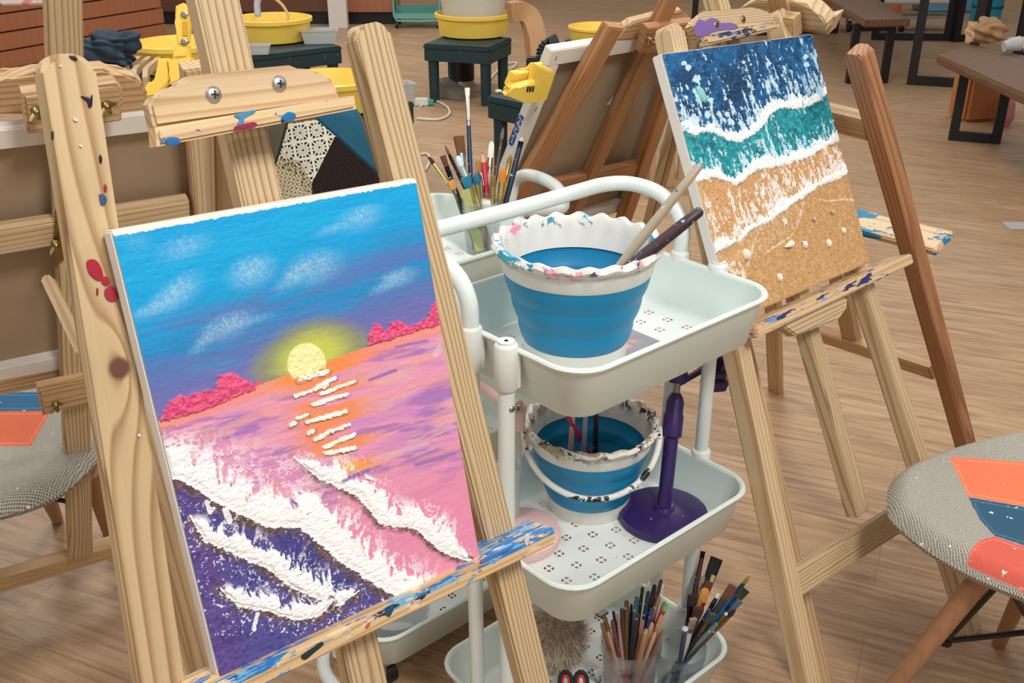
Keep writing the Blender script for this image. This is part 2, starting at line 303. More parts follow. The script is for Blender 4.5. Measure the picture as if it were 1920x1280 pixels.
# table + basin left of centre
t2,M2,L2_=green_table((470,106),(641,86),0,.39,.48,'dark green plastic table under the yellow basin with grey tap')
c=atz(513,76,.39); basin((c[0],c[1],.392),.265,.15,'yellow basin with white wheel disc beside grey tap arm')
tp=thing('tap_arm','grey plastic arm with yellowish hose hooked over the yellow basin','hose arm',(c[0],c[1]-.1,.5))
P_=lambda x,y,k:dep(x,y,k)
kk=float((c-CP)@FW)-.12
obj('arm',tube(catmull([P_(487,-12,kk),P_(482,8,kk),P_(484,30,kk)],4),.022),plain('pale grey plastic',(176,176,184),.4),tp,None,True)
obj('hose',tube(catmull([P_(508,-8,kk),P_(530,10,kk),P_(540,32,kk),P_(530,48,kk),P_(514,52,kk),P_(513,66,kk),P_(505,78,kk),P_(503,96,kk)],6),.0095),plain('yellowish hose',(206,180,112),.4),tp,None,True)
def tub(px,py,z,wx,wy,h,label,rot=.0,m=None):
    q=atz(px,py,z); t=tag(obj('plastic_tub',bmesh.new(),m or FROST),label,'tub','clear plastic tubs'); bm=bmesh.new()
    ring=lambda a,b,zz:[bm.verts.new((sx*a,sy*b,zz)) for sx,sy in ((-1,-1),(1,-1),(1,1),(-1,1))]
    R=[ring(wx*.84,wy*.84,0),ring(wx,wy,h),ring(wx*1.06,wy*1.06,h),ring(wx*1.06,wy*1.06,h+.005),ring(wx*.97,wy*.97,h+.004),ring(wx*.82,wy*.82,.006)]
    for a,b in zip(R,R[1:]):
        for i in range(4): bm.faces.new((a[i],a[(i+1)%4],b[(i+1)%4],b[i]))
    bm.faces.new(R[0][::-1]); bm.faces.new(R[-1]); bmesh.ops.recalc_face_normals(bm,faces=bm.faces); bm.to_mesh(t.data); bm.free(); t.matrix_basis=T3(q[0],q[1],z+.001)@Matrix.Rotation(rot,4,'Z'); return t
tub(600,80,.39,.115,.075,.08,'clear shallow plastic tub at the right end of the green table',.15)
tub(486,101,.39,.07,.05,.05,'clear small plastic tub beside the yellow hose end',.1)
# left basin on its table
t3,M3,L3=green_table((262,156),(410,142),0,.39,.5,'dark green plastic table behind the yellow clamp stand at left')
c=atz(345,132,.39); basin((c[0],c[1],.392),.27,.16,'yellow basin at left behind the yellow clamp stand')
# basin and tub behind the fluted leg
t4,M4,L4_=green_table((640,258),(777,190),0,.39,.6,'dark green plastic table right behind the fluted front easel leg')
c=atz(628,204,.39); basin((c[0]-.02,c[1],.392),.25,.15,'yellow basin half hidden behind fluted leg of front easel')
tub(752,184,.39,.06,.05,.07,'clear deep tub beside the fluted easel leg',.5)
# table behind the yellow clip
t5,M5,L5=green_table((912,180),(1020,203),0,.39,.42,'dark green plastic table behind the yellow clip and reversed canvas')
tag(obj('clay_crumbs',lathe([(.02,0),(.018,.008),(.006,.012)],7,cap1=True),plain('cream clay',(222,214,160),.8),None,T3(*atz(935,172,.391))),'small lump of cream clay on the green table corner','clay')
t6,M6,L6=green_table((1088,92),(1200,88),0,.39,.40,'dark green plastic table behind the reversed canvas, far centre')
c=atz(1124,78,.39); basin((c[0],c[1],.392),.21,.10,'far yellow basin behind the reversed canvas top edge',white=False)
# cables
def cable(pts,label,m,r=.008,z=.009): 
    P=catmull([atz(x,y,z) for x,y in pts],7); return tag(obj('cable',tube(P,r,8),m,None,None,True),label,'cable')
WC=plain('white cable',(214,208,196),.5)
cable([(782,222),(820,224),(842,214),(838,200),(815,188),(800,190),(788,200)],'white cable loop on the floor right of fluted leg',WC)
cable([(770,283),(782,290),(800,288),(806,300),(798,318)],'white cable behind the brush jar',WC,.007)
cable([(905,170),(930,136),(960,128),(968,118),(950,120),(932,132),(950,140)],'tangled cream cable on the floor behind the green stool',WC,.008)
pl_=thing('power_plug','white plug with teal collar on the floor by the stool','plug',atz(792,192,0)); q=atz(792,192,.02); obj('plug_body',box(-.05,.04,-.02,.02,0,.05,.006),WHITE_P,pl_,T3(q[0],q[1],.0)); obj('plug_collar',box(.04,.075,-.018,.018,.004,.04,.005),plain('teal rubber',(60,168,150),.5),pl_,T3(q[0],q[1],.0))
# bent wood chair leg
q=dep(985,90,5.6); bc=thing('bentwood_chair','pale bentwood armchair frame standing behind the bucket stool','chair',(q[0],q[1],0))
kz=6.2; P=[dep(x,y,kz) for x,y in ((955,22),(975,20),(990,28),(999,50),(1006,95),(1010,150))]; P[-1]=ext(P[-2],P[-1],0.0)
bm=bmesh.new(); W_=.05; pr_=[]
for i,p in enumerate(catmull(P,5)): pr_.append(p)
vs=[]
for i,p in enumerate(pr_):
    t=N(pr_[min(i+1,len(pr_)-1)]-pr_[max(i-1,0)]); s=np.array([.3,-.95,0]); u=N(np.cross(t,s)); vs.append([bm.verts.new(tuple(p+a*s*.055+b*u*.055)) for a,b in ((-1,-1),(1,-1),(1,1),(-1,1))])
for a,b in zip(vs,vs[1:]):
    for i in range(4): bm.faces.new((a[i],a[(i+1)%4],b[(i+1)%4],b[i]))
bm.faces.new(vs[0]); bm.faces.new(vs[-1][::-1]); obj('bent_frame',bm,wood('bent birch',(186,142,96),(160,112,70),freq=30,strength=.3),bc,None,True)
# slatted stool with folded dark blue garment
q=atz(215,172,0); sl=thing('slatted_stool','pale slatted wooden stool with curved top under a dark blue garment','stool',(q[0],q[1]+.3,0)); sq=dep(205,118,5.3); so=np.array([sq[0],sq[1],0])
for k in range(9):
    x=-.23+k*.056; bm=bmesh.new(); pts=[(-.2,.0),(-.2,sq[2]-.04),(-.16,sq[2]-.005),(-.1,sq[2]),(.2,sq[2]),(.2,sq[2]-.035),(-.14,sq[2]-.04),(-.165,sq[2]-.07),(-.165,0)]
    lo=[bm.verts.new((x-.013,a,b)) for a,b in pts]; hi=[bm.verts.new((x+.013,a,b)) for a,b in pts]; n=len(pts); bm.faces.new(lo); bm.faces.new(hi[::-1])
    for i in range(n): bm.faces.new((lo[i],lo[(i+1)%n],hi[(i+1)%n],hi[i]))
    obj('slat',bm,PINE,sl,T3(*so)@Matrix.Rotation(.1,4,'Z'))
gm=bmesh.new(); bmesh.ops.create_uvsphere(gm,u_segments=96,v_segments=60,radius=1)
for v in gm.verts:
    p=v.co; k=1+.16*math.sin(7*p.x+3*p.z)+.10*math.sin(11*p.y+5*p.x)+.06*math.sin(19*p.z+9*p.x); sg=lambda a,e:math.copysign(abs(a)**e,a)
    v.co=Vector((.135*sg(p.x,.8)*k,.11*sg(p.y,.8)*k,.085*sg(p.z,.6)*k+.07+.02*p.x))
ga=obj('garment',gm,plain('dark blue denim',(40,58,74),.9,var=.35,scale=12,bump=.4,bscale=500),None,T3(so[0]+.02,so[1]-.03,sq[2]+.0)@Matrix.Rotation(.1,4,'Z'),True); tag(ga,'dark blue folded denim garment lying on the slatted stool','clothing')
# slatted crate behind the right-hand easels, with a plank top in front
q=atz(1262,350,0); sc=thing('slatted_stool','slatted pine stool side seen between the two middle easels','stool',(q[0],q[1],0))
for k in range(9): obj('slat',box(-.015,.015,0,.03,.012,.47,.003),PINE_W,sc,T3(q[0]-.2+k*.048,q[1]+k*.006,0))
obj('seat',box(-.24,.24,-.02,.36,.45,.48,.004),PINE_W,sc,T3(q[0],q[1],0))
obj('rail',box(-.24,.24,-.012,.03,0,.03,.003),PINE_W,sc,T3(q[0],q[1],0))

# ---------------------------------------------------------------- benches, tables at the back right
BLK=plain('black steel tube',(20,19,20),.5,var=.1)
def uframe(pA,pB,z,parent,sec=.05):
    """rectangular tube frame: two posts and a floor rail between floor points"""
    a=np.array([pA[0],pA[1],0.]);b=np.array([pB[0],pB[1],0.]); d=N(b-a); L_=float(np.linalg.norm(b-a)); M=frame(a,d,(-d[1],d[0],0),(0,0,1)); h=sec/2
    bm=bmesh.new(); add_box(bm,-h,h,-h,h,0,z,.003); add_box(bm,L_-h,L_+h,-h,h,0,z,.003); add_box(bm,h,L_-h,-h,h,0,sec,.003); add_box(bm,h,L_-h,-h,h,z-sec,z,.003)
    return obj('leg_frame',bm,BLK,parent,M)
def slab(c4,z,th,parent,m):
    bm=bmesh.new(); o=np.array([c4[0][0],c4[0][1],0]); d=N(np.array(c4[1])-np.array(c4[0])); d[2]=0; d=N(d); y=np.array([-d[1],d[0],0])
    pts=[((np.array(p)-o)@y,(np.array(p)-o)@d) for p in c4]; add_poly(bm,pts,-th/2,th/2,.008)
    return obj('slab_top',bm,m,parent,frame((o[0],o[1],z-th/2),y,(0,0,1),d))
b1=thing('bench','dark wooden slab bench on black steel frames at the right edge','bench',atz(1820,262,0),'dark wooden benches')
zb=.47; A_=atz(1757,92,zb);B_=atz(1818,82,zb);Cc=atz(2120,146,zb);D_=atz(2090,252,zb); A2=atz(1757,103,zb)
slab([A2,D_,Cc,B_],zb,.05,b1,SLAB)
uframe(atz(1786,262,0),atz(1866,268,0),zb-.05,b1); q1=atz(1905,262,0); 
uframe(atz(2040,330,0),atz(2120,336,0),zb-.05,b1)
b2=thing('bench','dark wooden slab bench with black steel legs, middle top right','bench',atz(1620,158,0),'dark wooden benches')
zc=.47; slab([atz(1622,38,zc),atz(1480,-42,zc),atz(1560,-56,zc),atz(1708,36,zc)],zc,.05,b2,SLAB)
uframe(atz(1592,156,0),atz(1656,155,0),zc-.05,b2); uframe(atz(1505,62,0),atz(1565,62,0),zc-.05,b2)
b3=thing('table','tall dark table on black steel frames between the benches, top right','table',atz(1710,158,0))
uframe(atz(1708,158,0),atz(1812,164,0),.76,b3,.06); uframe(atz(1640,74,0),atz(1775,76,0),.76,b3,.06)
slab([atz(1708,158,0),atz(1812,164,0),atz(1775,76,0),atz(1640,74,0)],.81,.05,b3,SLAB)
b4=thing('table','black framed table standing at the far top right corner','table',atz(1850,70,0)); uframe(atz(1790,78,0),atz(1838,76,0),.76,b4,.06); uframe(atz(1905,110,0),atz(1990,112,0),.76,b4,.06); slab([atz(1905,110,0),atz(1990,112,0),atz(1838,76,0),atz(1790,78,0)],.81,.05,b4,SLAB)
b5=thing('bench','dark bench with black frame behind the middle easel tops','bench',atz(1420,66,0),'dark wooden benches'); uframe(atz(1420,66,0),atz(1450,64,0),.42,b5); uframe(atz(1255,62,0),atz(1300,62,0),.42,b5); slab([atz(1255,62,0),atz(1420,66,0),atz(1450,64,0),atz(1300,62,0)],.47,.05,b5,SLAB)
# shelf unit low, grey bottles cart between
q=atz(1690,60,0); gc=thing('wire_cart','grey wire cart with two low shelves behind the dark bench','cart',(q[0],q[1],0))
for z in (.12,.25): obj('shelf',box(-.55,.55,0,.3,z,z+.02,.003),plain('grey shelf',(168,160,150),.6),gc,T3(*q))
for x in (-.5,0,.5): obj('caster',tube([(x-.015,.02,.05),(x+.015,.02,.05)],.05,14),BLACK,gc,T3(*q),True)
for x in (-.53,.53): obj('post',tube([(x,.01,.08),(x,.01,.7)],.012),plain('grey rod',(140,134,128),.5,metal=.4),gc,T3(*q),True)
q=atz(1660,22,0); tag(obj('plastic_bin',lathe([(.3,0),(.36,.5),(.37,.5),(.3,.02)],24,cap1=False),plain('orange plastic',(232,120,66),.5),None,T3(q[0]-.12,q[1]+.1,.0),True),'orange plastic bin on the floor at far top right','bin')
q=atz(1790,24,0); tag(obj('storage_box',box(-.35,.35,0,.35,0,.4,.02),plain('pale blue plastic',(104,160,190),.5),None,T3(*q)),'pale blue storage box on the floor behind table legs','box')
# teal laundry basket
q=atz(1846,38,0); bk=thing('laundry_basket','teal plastic basket with round holes on the floor, top right','basket',(q[0],q[1],0)); kf=(q-CP)@FW; rb=30/1900*kf
TB=plain('turquoise plastic',(34,150,176),.5); obj('basket_body',lathe([(rb*.88,0),(rb*1.0,.42),(rb*1.05,.43),(rb*.97,.42),(rb*.86,.02)],30),TB,bk,T3(*q),True)
for k in range(26):
    a=math.pi*(1.02+k%13/13*.96); z=.14+.12*(k//13); rr=rb*(.88+.12*z/.42)+.002; obj('hole',lathe([(.016,0),(.010,.004)],8,cap1=True),plain('dark hole',(14,70,86),.8) if k==0 else bpy.data.materials['dark hole'],bk,zframe((q[0]+rr*math.cos(a),q[1]+rr*math.sin(a),z),(math.cos(a),math.sin(a),.05)))
# paper bag, cups and box near the front bench
def crumple(sx,sy,sz,m,name,label,cat,loc,seed=0,open_top=False):
    bm=bmesh.new(); bmesh.ops.create_icosphere(bm,subdivisions=5,radius=1); r=random.Random(seed)
    ph=[r.uniform(0,6) for _ in range(6)]
    for v in bm.verts:
        p=v.co; k=1+.18*math.sin(5*p.x+ph[0]+3*p.y)+.13*math.sin(8*p.z+ph[1]+4*p.x)+.08*math.sin(15*p.y+ph[2]); v.co=Vector((p.x*sx*k,p.y*sy*k,max(p.z,-.8)*sz*k+sz*.9))
    zmin=min(v.co.z for v in bm.verts)
    for v in bm.verts: v.co.z-=zmin
    return tag(obj(name,bm,m,None,T3(*loc),True),label,cat)
PAPER=plain('brown paper',(170,134,96),.85,var=.12)
crumple(.10,.07,.07,PAPER,'paper_bag','crumpled brown paper bag lying on the right-hand bench top','bag',atz(1850,82,.472),3)
crumple(.03,.035,.06,plain('tan paper',(196,164,124),.85,var=.1),'paper_wad','small tan paper wad beside the crumpled bag on bench','paper',atz(1818,82,.472),5)
q=atz(1892,100,.472); cp_=thing('plastic_cup','clear plastic cup lying on the bench at right edge','cup',q); obj('cup_body',lathe([(.03,0),(.04,.09),(.043,.09),(.038,.085),(.028,.003)],24),FROST,cp_,T3(q[0],q[1],q[2]+.045)@Matrix.Rotation(math.radians(78),4,'Y')@T3(0,0,-.04),True)
tag(obj('pink_cloth',lathe([(.09,0),(.075,.04),(.03,.05)],9,cap1=True),plain('pale pink cloth',(214,178,172),.9,var=.1),None,T3(*atz(1912,86,.473))),'pale pink cloth heap on the bench by the plastic cup','cloth')
q=atz(1842,230,0); tag(obj('paper_sack',box(-.17,.17,-.1,.1,.0,.34,.02),plain('orange brown paper',(178,112,60),.8,var=.15),None,T3(q[0]+.03,q[1]+.12,0)@Matrix.Rotation(.2,4,'Z')),'orange brown paper sack on the floor under the right bench','bag')
q=atz(1855,200,0); tag(obj('pink_bag',lathe([(.03,0),(.055,.06),(.045,.14),(.01,.2)],8,cap1=True),plain('pink plastic',(206,128,128),.6,var=.1),None,T3(atz(1866,236,0)[0]+.05,atz(1866,236,0)[1],0)),'small pink plastic bag in front of the paper sack','bag')
q=atz(1912,424,0); tag(obj('floor_tape',box(-.06,.06,-.05,.05,.0,.004,.001),plain('grey tape',(176,172,168),.6),None,T3(*q)),'grey square plate on the floor at the right edge','plate')
# ================================================================ easel planes
CA=[(207,433),(780,333),(900,1045),(413,1283)]; CB=[(1239,101),(1521,64),(1631,492),(1376,602)]
def quad(c,width):
    r=[ray(*q) for q in c]; l=np.linalg.solve(np.array([-r[1],r[2],-r[3]]).T,-r[0]); l=[1,*l]; P=[r[i]*l[i] for i in range(4)]
    s=width/np.linalg.norm(P[1]-P[0]); return [CP+p*s for p in P]
QA=quad(CA,.30); QB=quad(CB,.45)
PA=Plane(QA[0],QA[1]-QA[0],QA[0]-QA[3]); PB=Plane(QB[0],QB[1]-QB[0],QB[0]-QB[3])
def fnoise(shape_xy,scale,octv=4,seed=0,rough=.55):
    x,y=shape_xy; out=np.zeros_like(x); amp=1.;tot=0; r=np.random.default_rng(seed)
    for o in range(octv):
        T=r.random((256,256)); X=x*scale[0]*2**o+13.7*o; Y=y*scale[1]*2**o+7.1*o; xi=np.floor(X).astype(int); yi=np.floor(Y).astype(int); fx=X-xi; fy=Y-yi; fx=fx*fx*(3-2*fx); fy=fy*fy*(3-2*fy)
        g=lambda a,b:T[a%256,b%256]
        out+=amp*((g(xi,yi)*(1-fx)+g(xi+1,yi)*fx)*(1-fy)+(g(xi,yi+1)*(1-fx)+g(xi+1,yi+1)*fx)*fy); tot+=amp; amp*=rough
    return out/tot
def sstep(a,b,x): t=np.clip((x-a)/(b-a),0,1); return t*t*(3-2*t)
def mixc(c,col,f): f=np.clip(f,0,1)[...,None]; return c*(1-f)+np.array(lin(col))*f
def polydist(X,Y,pts):
    """distance to a polyline, signed offset (positive = above/up in the picture) and position along it"""
    best=np.full(X.shape,1e9); sg=np.zeros(X.shape); al=np.zeros(X.shape); acc=0.
    for (x0,y0),(x1,y1) in zip(pts,pts[1:]):
        dx,dy=x1-x0,y1-y0; L=math.hypot(dx,dy); t=np.clip(((X-x0)*dx+(Y-y0)*dy)/L/L,0,1); px=x0+t*dx; py=y0+t*dy; d=np.hypot(X-px,Y-py); m=d<best
        cr=-( (Y-y0)*dx-(X-x0)*dy )/L
        best=np.where(m,d,best); sg=np.where(m,cr,sg); al=np.where(m,acc+t*L,al); acc+=L
    return best,sg,al,acc
def inpoly(X,Y,pts):
    c=np.zeros(X.shape,bool); n=len(pts)
    for i in range(n):
        (x0,y0),(x1,y1)=pts[i],pts[(i+1)%n]
        if y0==y1: continue
        c^=((y0>Y)!=(y1>Y))&(X<(x1-x0)*(Y-y0)/(y1-y0)+x0)
    return c
def paint_layer(name,Q,n,nx,ny,fn,m,parent):
    u=np.linspace(0,1,nx); v=np.linspace(0,1,ny); U_,V_=np.meshgrid(u,v)
    P=Q[0][None,None]+U_[...,None]*(Q[1]-Q[0])+V_[...,None]*(Q[3]-Q[0])
    d=P-CP; k=d@FW; X=960+F_PX*(d@AX)/k; Y=640-F_PX*(d@UP)/k     # where each point of the picture sits, to place the painted motifs
    col,h=fn(X,Y,U_,V_)
    edge=np.minimum(np.minimum(U_,1-U_),np.minimum(V_,1-V_)); h=h*sstep(0,.006,edge)
    P=P+n*(h[...,None]+.0006)
    me=bpy.data.meshes.new(name); N_=nx*ny; me.vertices.add(N_); me.vertices.foreach_set('co',P.reshape(-1).astype(np.float32))
    idx=np.arange(N_).reshape(ny,nx); q=np.stack([idx[:-1,:-1],idx[1:,:-1],idx[1:,1:],idx[:-1,1:]],-1).reshape(-1,4); nf=len(q)
    me.loops.add(nf*4); me.loops.foreach_set('vertex_index',q.reshape(-1).astype(np.int32)); me.polygons.add(nf); me.polygons.foreach_set('loop_start',np.arange(0,nf*4,4,dtype=np.int32)); me.polygons.foreach_set('loop_total',np.full(nf,4,np.int32)); me.update(calc_edges=True)
    me.polygons.foreach_set('use_smooth',np.ones(nf,bool))
    ca=me.color_attributes.new('paint','FLOAT_COLOR','POINT'); ca.data.foreach_set('color',np.concatenate([np.clip(col,0,1),np.ones((ny,nx,1))],-1).reshape(-1).astype(np.float32))
    return obj(name,me,m,parent)
# ---------------------------------------------------------------- the sunset painting
def hor(X): return 790+(607-790)*(X-303)/(822-303)-.0*X
def sunset(X,Y,U_,V_):
    bs=fnoise((U_,V_),(5,60),4,1); bs2=fnoise((U_,V_),(9,130),3,2); f1=fnoise((U_,V_),(90,120),3,3); f2=fnoise((U_,V_),(220,290),2,4); big=fnoise((U_,V_),(3,6),3,5)
    # brush direction in the sea: strokes climbing slightly
    ca_,sa_=math.cos(.10),math.sin(.10); S1=fnoise((U_*ca_+V_*sa_,-U_*sa_+V_*ca_),(3.2,42),4,6); S2=fnoise((U_*ca_+V_*sa_,-U_*sa_+V_*ca_),(4,34),4,8); S3=fnoise((U_,V_),(4,48),4,9)
    d=Y-hor(X)      # >0 below the horizon
    c=np.zeros(X.shape+(3,))+lin((4,160,218)); c=mixc(c,(16,176,222),sstep(.45,.7,bs)*.4)
    s=-d
    c=mixc(c,(38,132,190),sstep(240,110,s+120*(big-.5)+60*(bs-.5)))
    c=mixc(c,(34,138,196),sstep(.48,.6,bs)*sstep(40,90,s)*sstep(260,160,s)*.7)
    c=mixc(c,(86,116,180),sstep(.44,.56,S3)*sstep(10,60,s)*sstep(210,150,s)*.75)
    c=mixc(c,(104,110,172),sstep(120,30,s+80*(S2-.5)))
    c=mixc(c,(128,112,176),sstep(60,0,s+60*(S3-.5))*.7); c=mixc(c,(150,126,178),sstep(.5,.65,S2)*sstep(110,30,s)*.45*sstep(520,300,X))
    # clouds: soft speckle
    H=f1*.35+f2*.65
    for cx,cy,rx,ry,an,st in ((345,462,60,22,-.30,.62),(330,548,62,26,-.62,.95),(285,578,50,14,-.42,.8),(470,508,52,30,-.38,.95),(545,520,45,16,-.65,.8),(590,500,60,32,-.33,.85),(675,408,52,22,-.35,.75),(620,430,40,10,-.35,.5),(425,610,60,24,-.42,.9),(380,640,40,12,-.75,.7),(470,600,55,9,-.25,.55),(745,520,42,17,-.32,.9),(715,540,30,9,-.35,.6),(255,450,34,26,.1,.25)):
        xx=(X-cx)*math.cos(an)+(Y-cy)*math.sin(an); yy=-(X-cx)*math.sin(an)+(Y-cy)*math.cos(an); r=np.sqrt((xx/rx)**2+(yy/np.where(yy<0,ry,ry*1.2))**2)
        f=sstep(1.25,.0,r)*st; c=mixc(c,(190,222,234),np.clip(f*.26+.55*f*sstep(.50,.60,H+.04*f)*(.4+.6*sstep(.1,-.9,yy/ry)),0,.62))
    # sun glow and disc
    sx,sy=583,668; xx=(X-sx)*.97+(Y-sy)*-.25; yy=(X-sx)*.30+(Y-sy)*.95; r=np.sqrt((xx/118)**2+(yy/64)**2)
    c=mixc(c,(142,146,96),sstep(1.12,.75,r+.25*(S3-.5))*.85*(s>0)); c=mixc(c,(196,200,84),sstep(.85,.3,r+.3*(S2-.5))*(s>0))
    r=np.sqrt(((X-574)/36)**2+((Y-682)/38)**2); sun=sstep(1.06,.94,r+.08*(f1-.5))*((Y-hor(X))<9+8*(f1-.5)*2)
    # sea
    sea=np.zeros_like(c)+lin((226,150,180)); sea=mixc(sea,(206,138,188),sstep(.42,.56,S1)); sea=mixc(sea,(164,116,180),sstep(.53,.64,S2)*.85); sea=mixc(sea,(236,160,150),sstep(.55,.66,S3)*.55); sea=mixc(sea,(228,176,180),sstep(.58,.66,bs)*.5)
    pth=np.exp(-(((X-(600+.25*(Y-700)))/70)**2)); sea=mixc(sea,(238,140,84),np.clip(pth*1.5*sstep(.42,.56,bs+ .1*(S1-.5)),0,1)*.9*sstep(900,860,Y))
    sea=mixc(sea,(242,142,74),sstep(30,8,d+14*(S3-.5))*.95*np.clip(.55+pth,0,1)); sea=mixc(sea,(240,176,70),np.exp(-((X-652)/28)**2-((Y-872)/16)**2)*.9)
    lowpink=sstep(40,120,d-.9*(X-560)*.0-150); sea=mixc(sea,(232,144,172),sstep(850,960,Y+ (X-600)*.35-60)*.9)
    c=np.where((d>-4+6*(S3-.5))[...,None],sea,c); c=mixc(c,(242,236,168),sun*.97)
    h=.0004*f1+.0003*bs2+.0012*sun*f1
    # indigo foreground under the first wave
    W1=[(300,905),(330,893),(372,915),(405,938),(450,962),(500,985),(535,982),(560,985),(580,1000),(640,1052),(700,1090),(740,1112),(790,1150)]
    b1,s1,a1,l1=polydist(X,Y,W1); ind=(s1<-0)&(Y>870); jag=8*(f1-.5)
    cc=np.zeros_like(c)+lin((84,80,146)); cc=mixc(cc,(70,68,136),sstep(.4,.6,big)); cc=mixc(cc,(98,70,140),sstep(405,350,X-.25*(Y-900))*.8); cc=mixc(cc,(110,88,160),sstep(.52,.62,bs)*.35); cc=mixc(cc,(46,44,100),sstep(.55,.62,f1)*.4)
    c=np.where(ind[...,None],cc,c); h=h+ind*.0010*f1
    # waves: foam band above each line, brown shade under it
    waves=[(W1,64,1.0,26),([(582,880),(600,895),(640,913),(672,926),(690,950),(712,978),(738,985),(760,984),(785,992),(810,1018),(838,1036),(862,1042)],44,1.,16),
           ([(372,990),(385,1012),(430,1030),(470,1050),(500,1062),(535,1090),(575,1112),(632,1134),(648,1122)],44,1.,20),([(425,1112),(445,1132),(480,1138),(505,1142),(520,1150),(560,1158),(598,1150),(604,1140)],32,1.,20)]
    sp=fnoise((U_,V_),(120,160),3,21,.7); sp2=fnoise((U_,V_),(60,30),3,22,.7); rag=fnoise((U_,V_),(40,70),4,23,.75)
    for k,(W,th,st,br) in enumerate(waves):
        b,s,a,L=polydist(X,Y,W); tap=np.minimum(sstep(0,.10,a/L),sstep(1,.93,a/L)) if k else sstep(1,.95,a/L)
        T=th*(.55+.55*tap)*(.75+.6*fnoise((a/45.,a*0),(1,1),3,30+k)); q=np.where(s>0,b/T,s/T)
        hair=fnoise((a/9.+s*.05,s/26.),(1,1),3,50+k,.7); fl=fnoise((a/5.-s*.12,s/11.),(1,1),3,60+k,.6)
        brn=sstep(-br,-br*.35,s+14*(rag-.5))*(s<5)*(b<br*1.5)*sstep(.40,.55,rag+.08); c=mixc(c,(120,92,74),brn*.85); c=mixc(c,(78,60,52),brn*sstep(.5,.6,f1)*.7)
        core=(s>-4+10*(fl-.5))&(b<T*(.6+1.0*hair))&(q<.60+1.15*(hair-.45)); foamf=core.astype(float)
        mist=(s>0)&(b<T*(1.1+.8*hair))&~core; ms=mist*sstep(1.5,.5,q)*sstep(.50,.56,hair*.62+sp*.38+.10*(1-q))
        c=mixc(c,(246,240,242),np.clip(ms,0,1)*.92); c=mixc(c,(253,252,249),foamf); c=mixc(c,(240,234,222),foamf*sstep(.58,.68,f1)*.5)
        sh=(b<34)&(s<0)&(k>=2); c=mixc(c,(214,216,232),sh*sstep(.64,.68,sp)*.8)
        prof=sstep(0,.18,q)*sstep(1.1,.4,q)
        h=h+foamf*(.0008+.0016*np.clip(prof,0,1)+.0016*(fl-.5)+.0008*(f2-.5))+.0005*ms+.0008*brn*f1
    for pts,rr in (([(420,955),(428,975)],6),([(385,940),(392,960),(400,952)],4),([(560,1100),(540,1085)],4),([(480,1150),(474,1178)],4)):
        b,s,a,L=polydist(X,Y,pts); f=(b<rr*(.4+1.1*f1)); c=mixc(c,(236,236,238),f); h=h+f*.001
    spk=(sp>.715)&(Y>930)&(((Y-930)>(X-330)*.10))&ind&(Y<1190); c=mixc(c,(226,228,240),spk*.9); h=h+spk*.0006
    veil=np.exp(-((X-400)/60)**2-((Y-850)/30)**2)+.8*np.exp(-((X-520)/120)**2-((Y-885)/40)**2); c=mixc(c,(240,220,232),np.clip(veil,0,1)*sstep(.50,.62,rag)*.75*(s1>0)); h=h+.0008*np.clip(veil,0,1)*sstep(.5,.6,rag)*(s1>0)
    # pale reflection strokes under the sun
    for x0,y0,x1,y1,wd in ((560,712,612,696,6),(552,742,590,730,4),(588,729,626,708,5),(586,758,650,738,5),(600,738,664,715,4),(606,726,612,722,4),(576,790,646,771,5),(556,784,574,778,5),(544,797,552,792,5),(590,824,622,806,5),(620,808,652,796,4),(578,812,586,806,5),(606,838,662,814,5),(608,850,664,838,5),(636,846,658,842,3)):
        b,s,a,L=polydist(X,Y,[(x0,y0),(x1,y1)]); f=(b<wd*(.1+1.5*rag*.6+.9*(f1-.3))); g_=((b<wd*1.7)&(s<0)&(rag>.45)&~f); c=mixc(c,(150,98,70),g_*.55); c=mixc(c,(252,246,232),f); h=h+f*(.0011+.0012*(f1-.5))
    # pink thick hills
    hills=[[(300,790),(303,776),(318,752),(335,738),(350,742),(365,734),(376,738),(390,728),(402,732),(408,706),(424,697),(440,700),(452,710),(470,716),(478,728),(440,744),(400,760),(350,776)],
           [(688,648),(690,622),(701,604),(712,612),(722,622),(732,604),(745,599),(756,606),(768,614),(786,602),(800,594),(808,574),(820,560),(826,606),(780,620),(730,636)]]
    for hp in hills:
        m_=inpoly(X+10*(f1-.5),Y+10*(rag-.5),hp); c=mixc(c,(226,84,128),m_*1.); c=mixc(c,(198,60,104),m_*sstep(.55,.62,f1)*.6); h=h+m_*(.0016+.003*(f1-.45))
    b,s,a,L=polydist(X,Y,[(478,722),(488,714)]); c=mixc(c,(214,96,120),(b<3.5))
    for x0,y0,x1,y1,wd,cl in ((742,650,800,638,3.2,(150,110,176)),(692,712,740,694,3.5,(140,104,176)),(815,664,824,652,7,(218,186,190)),(790,1000,880,1040,0,(0,0,0)),(780,870,850,850,5,(158,112,176)),(640,900,690,880,4,(146,104,170)),(320,812,400,790,4,(238,166,186)),(700,860,800,830,5,(214,176,190))):
        if wd: b,s,a,L=polydist(X,Y,[(x0,y0),(x1,y1)]); c=mixc(c,cl,sstep(wd*1.3,wd*.3,b+3*(bs2-.5))*.85)
    edge=np.minimum(np.minimum(U_,V_),np.minimum(1-U_,3.)); c=mixc(c,(236,230,222),(V_<.006+.006*(f1))*1.)
    return c,h
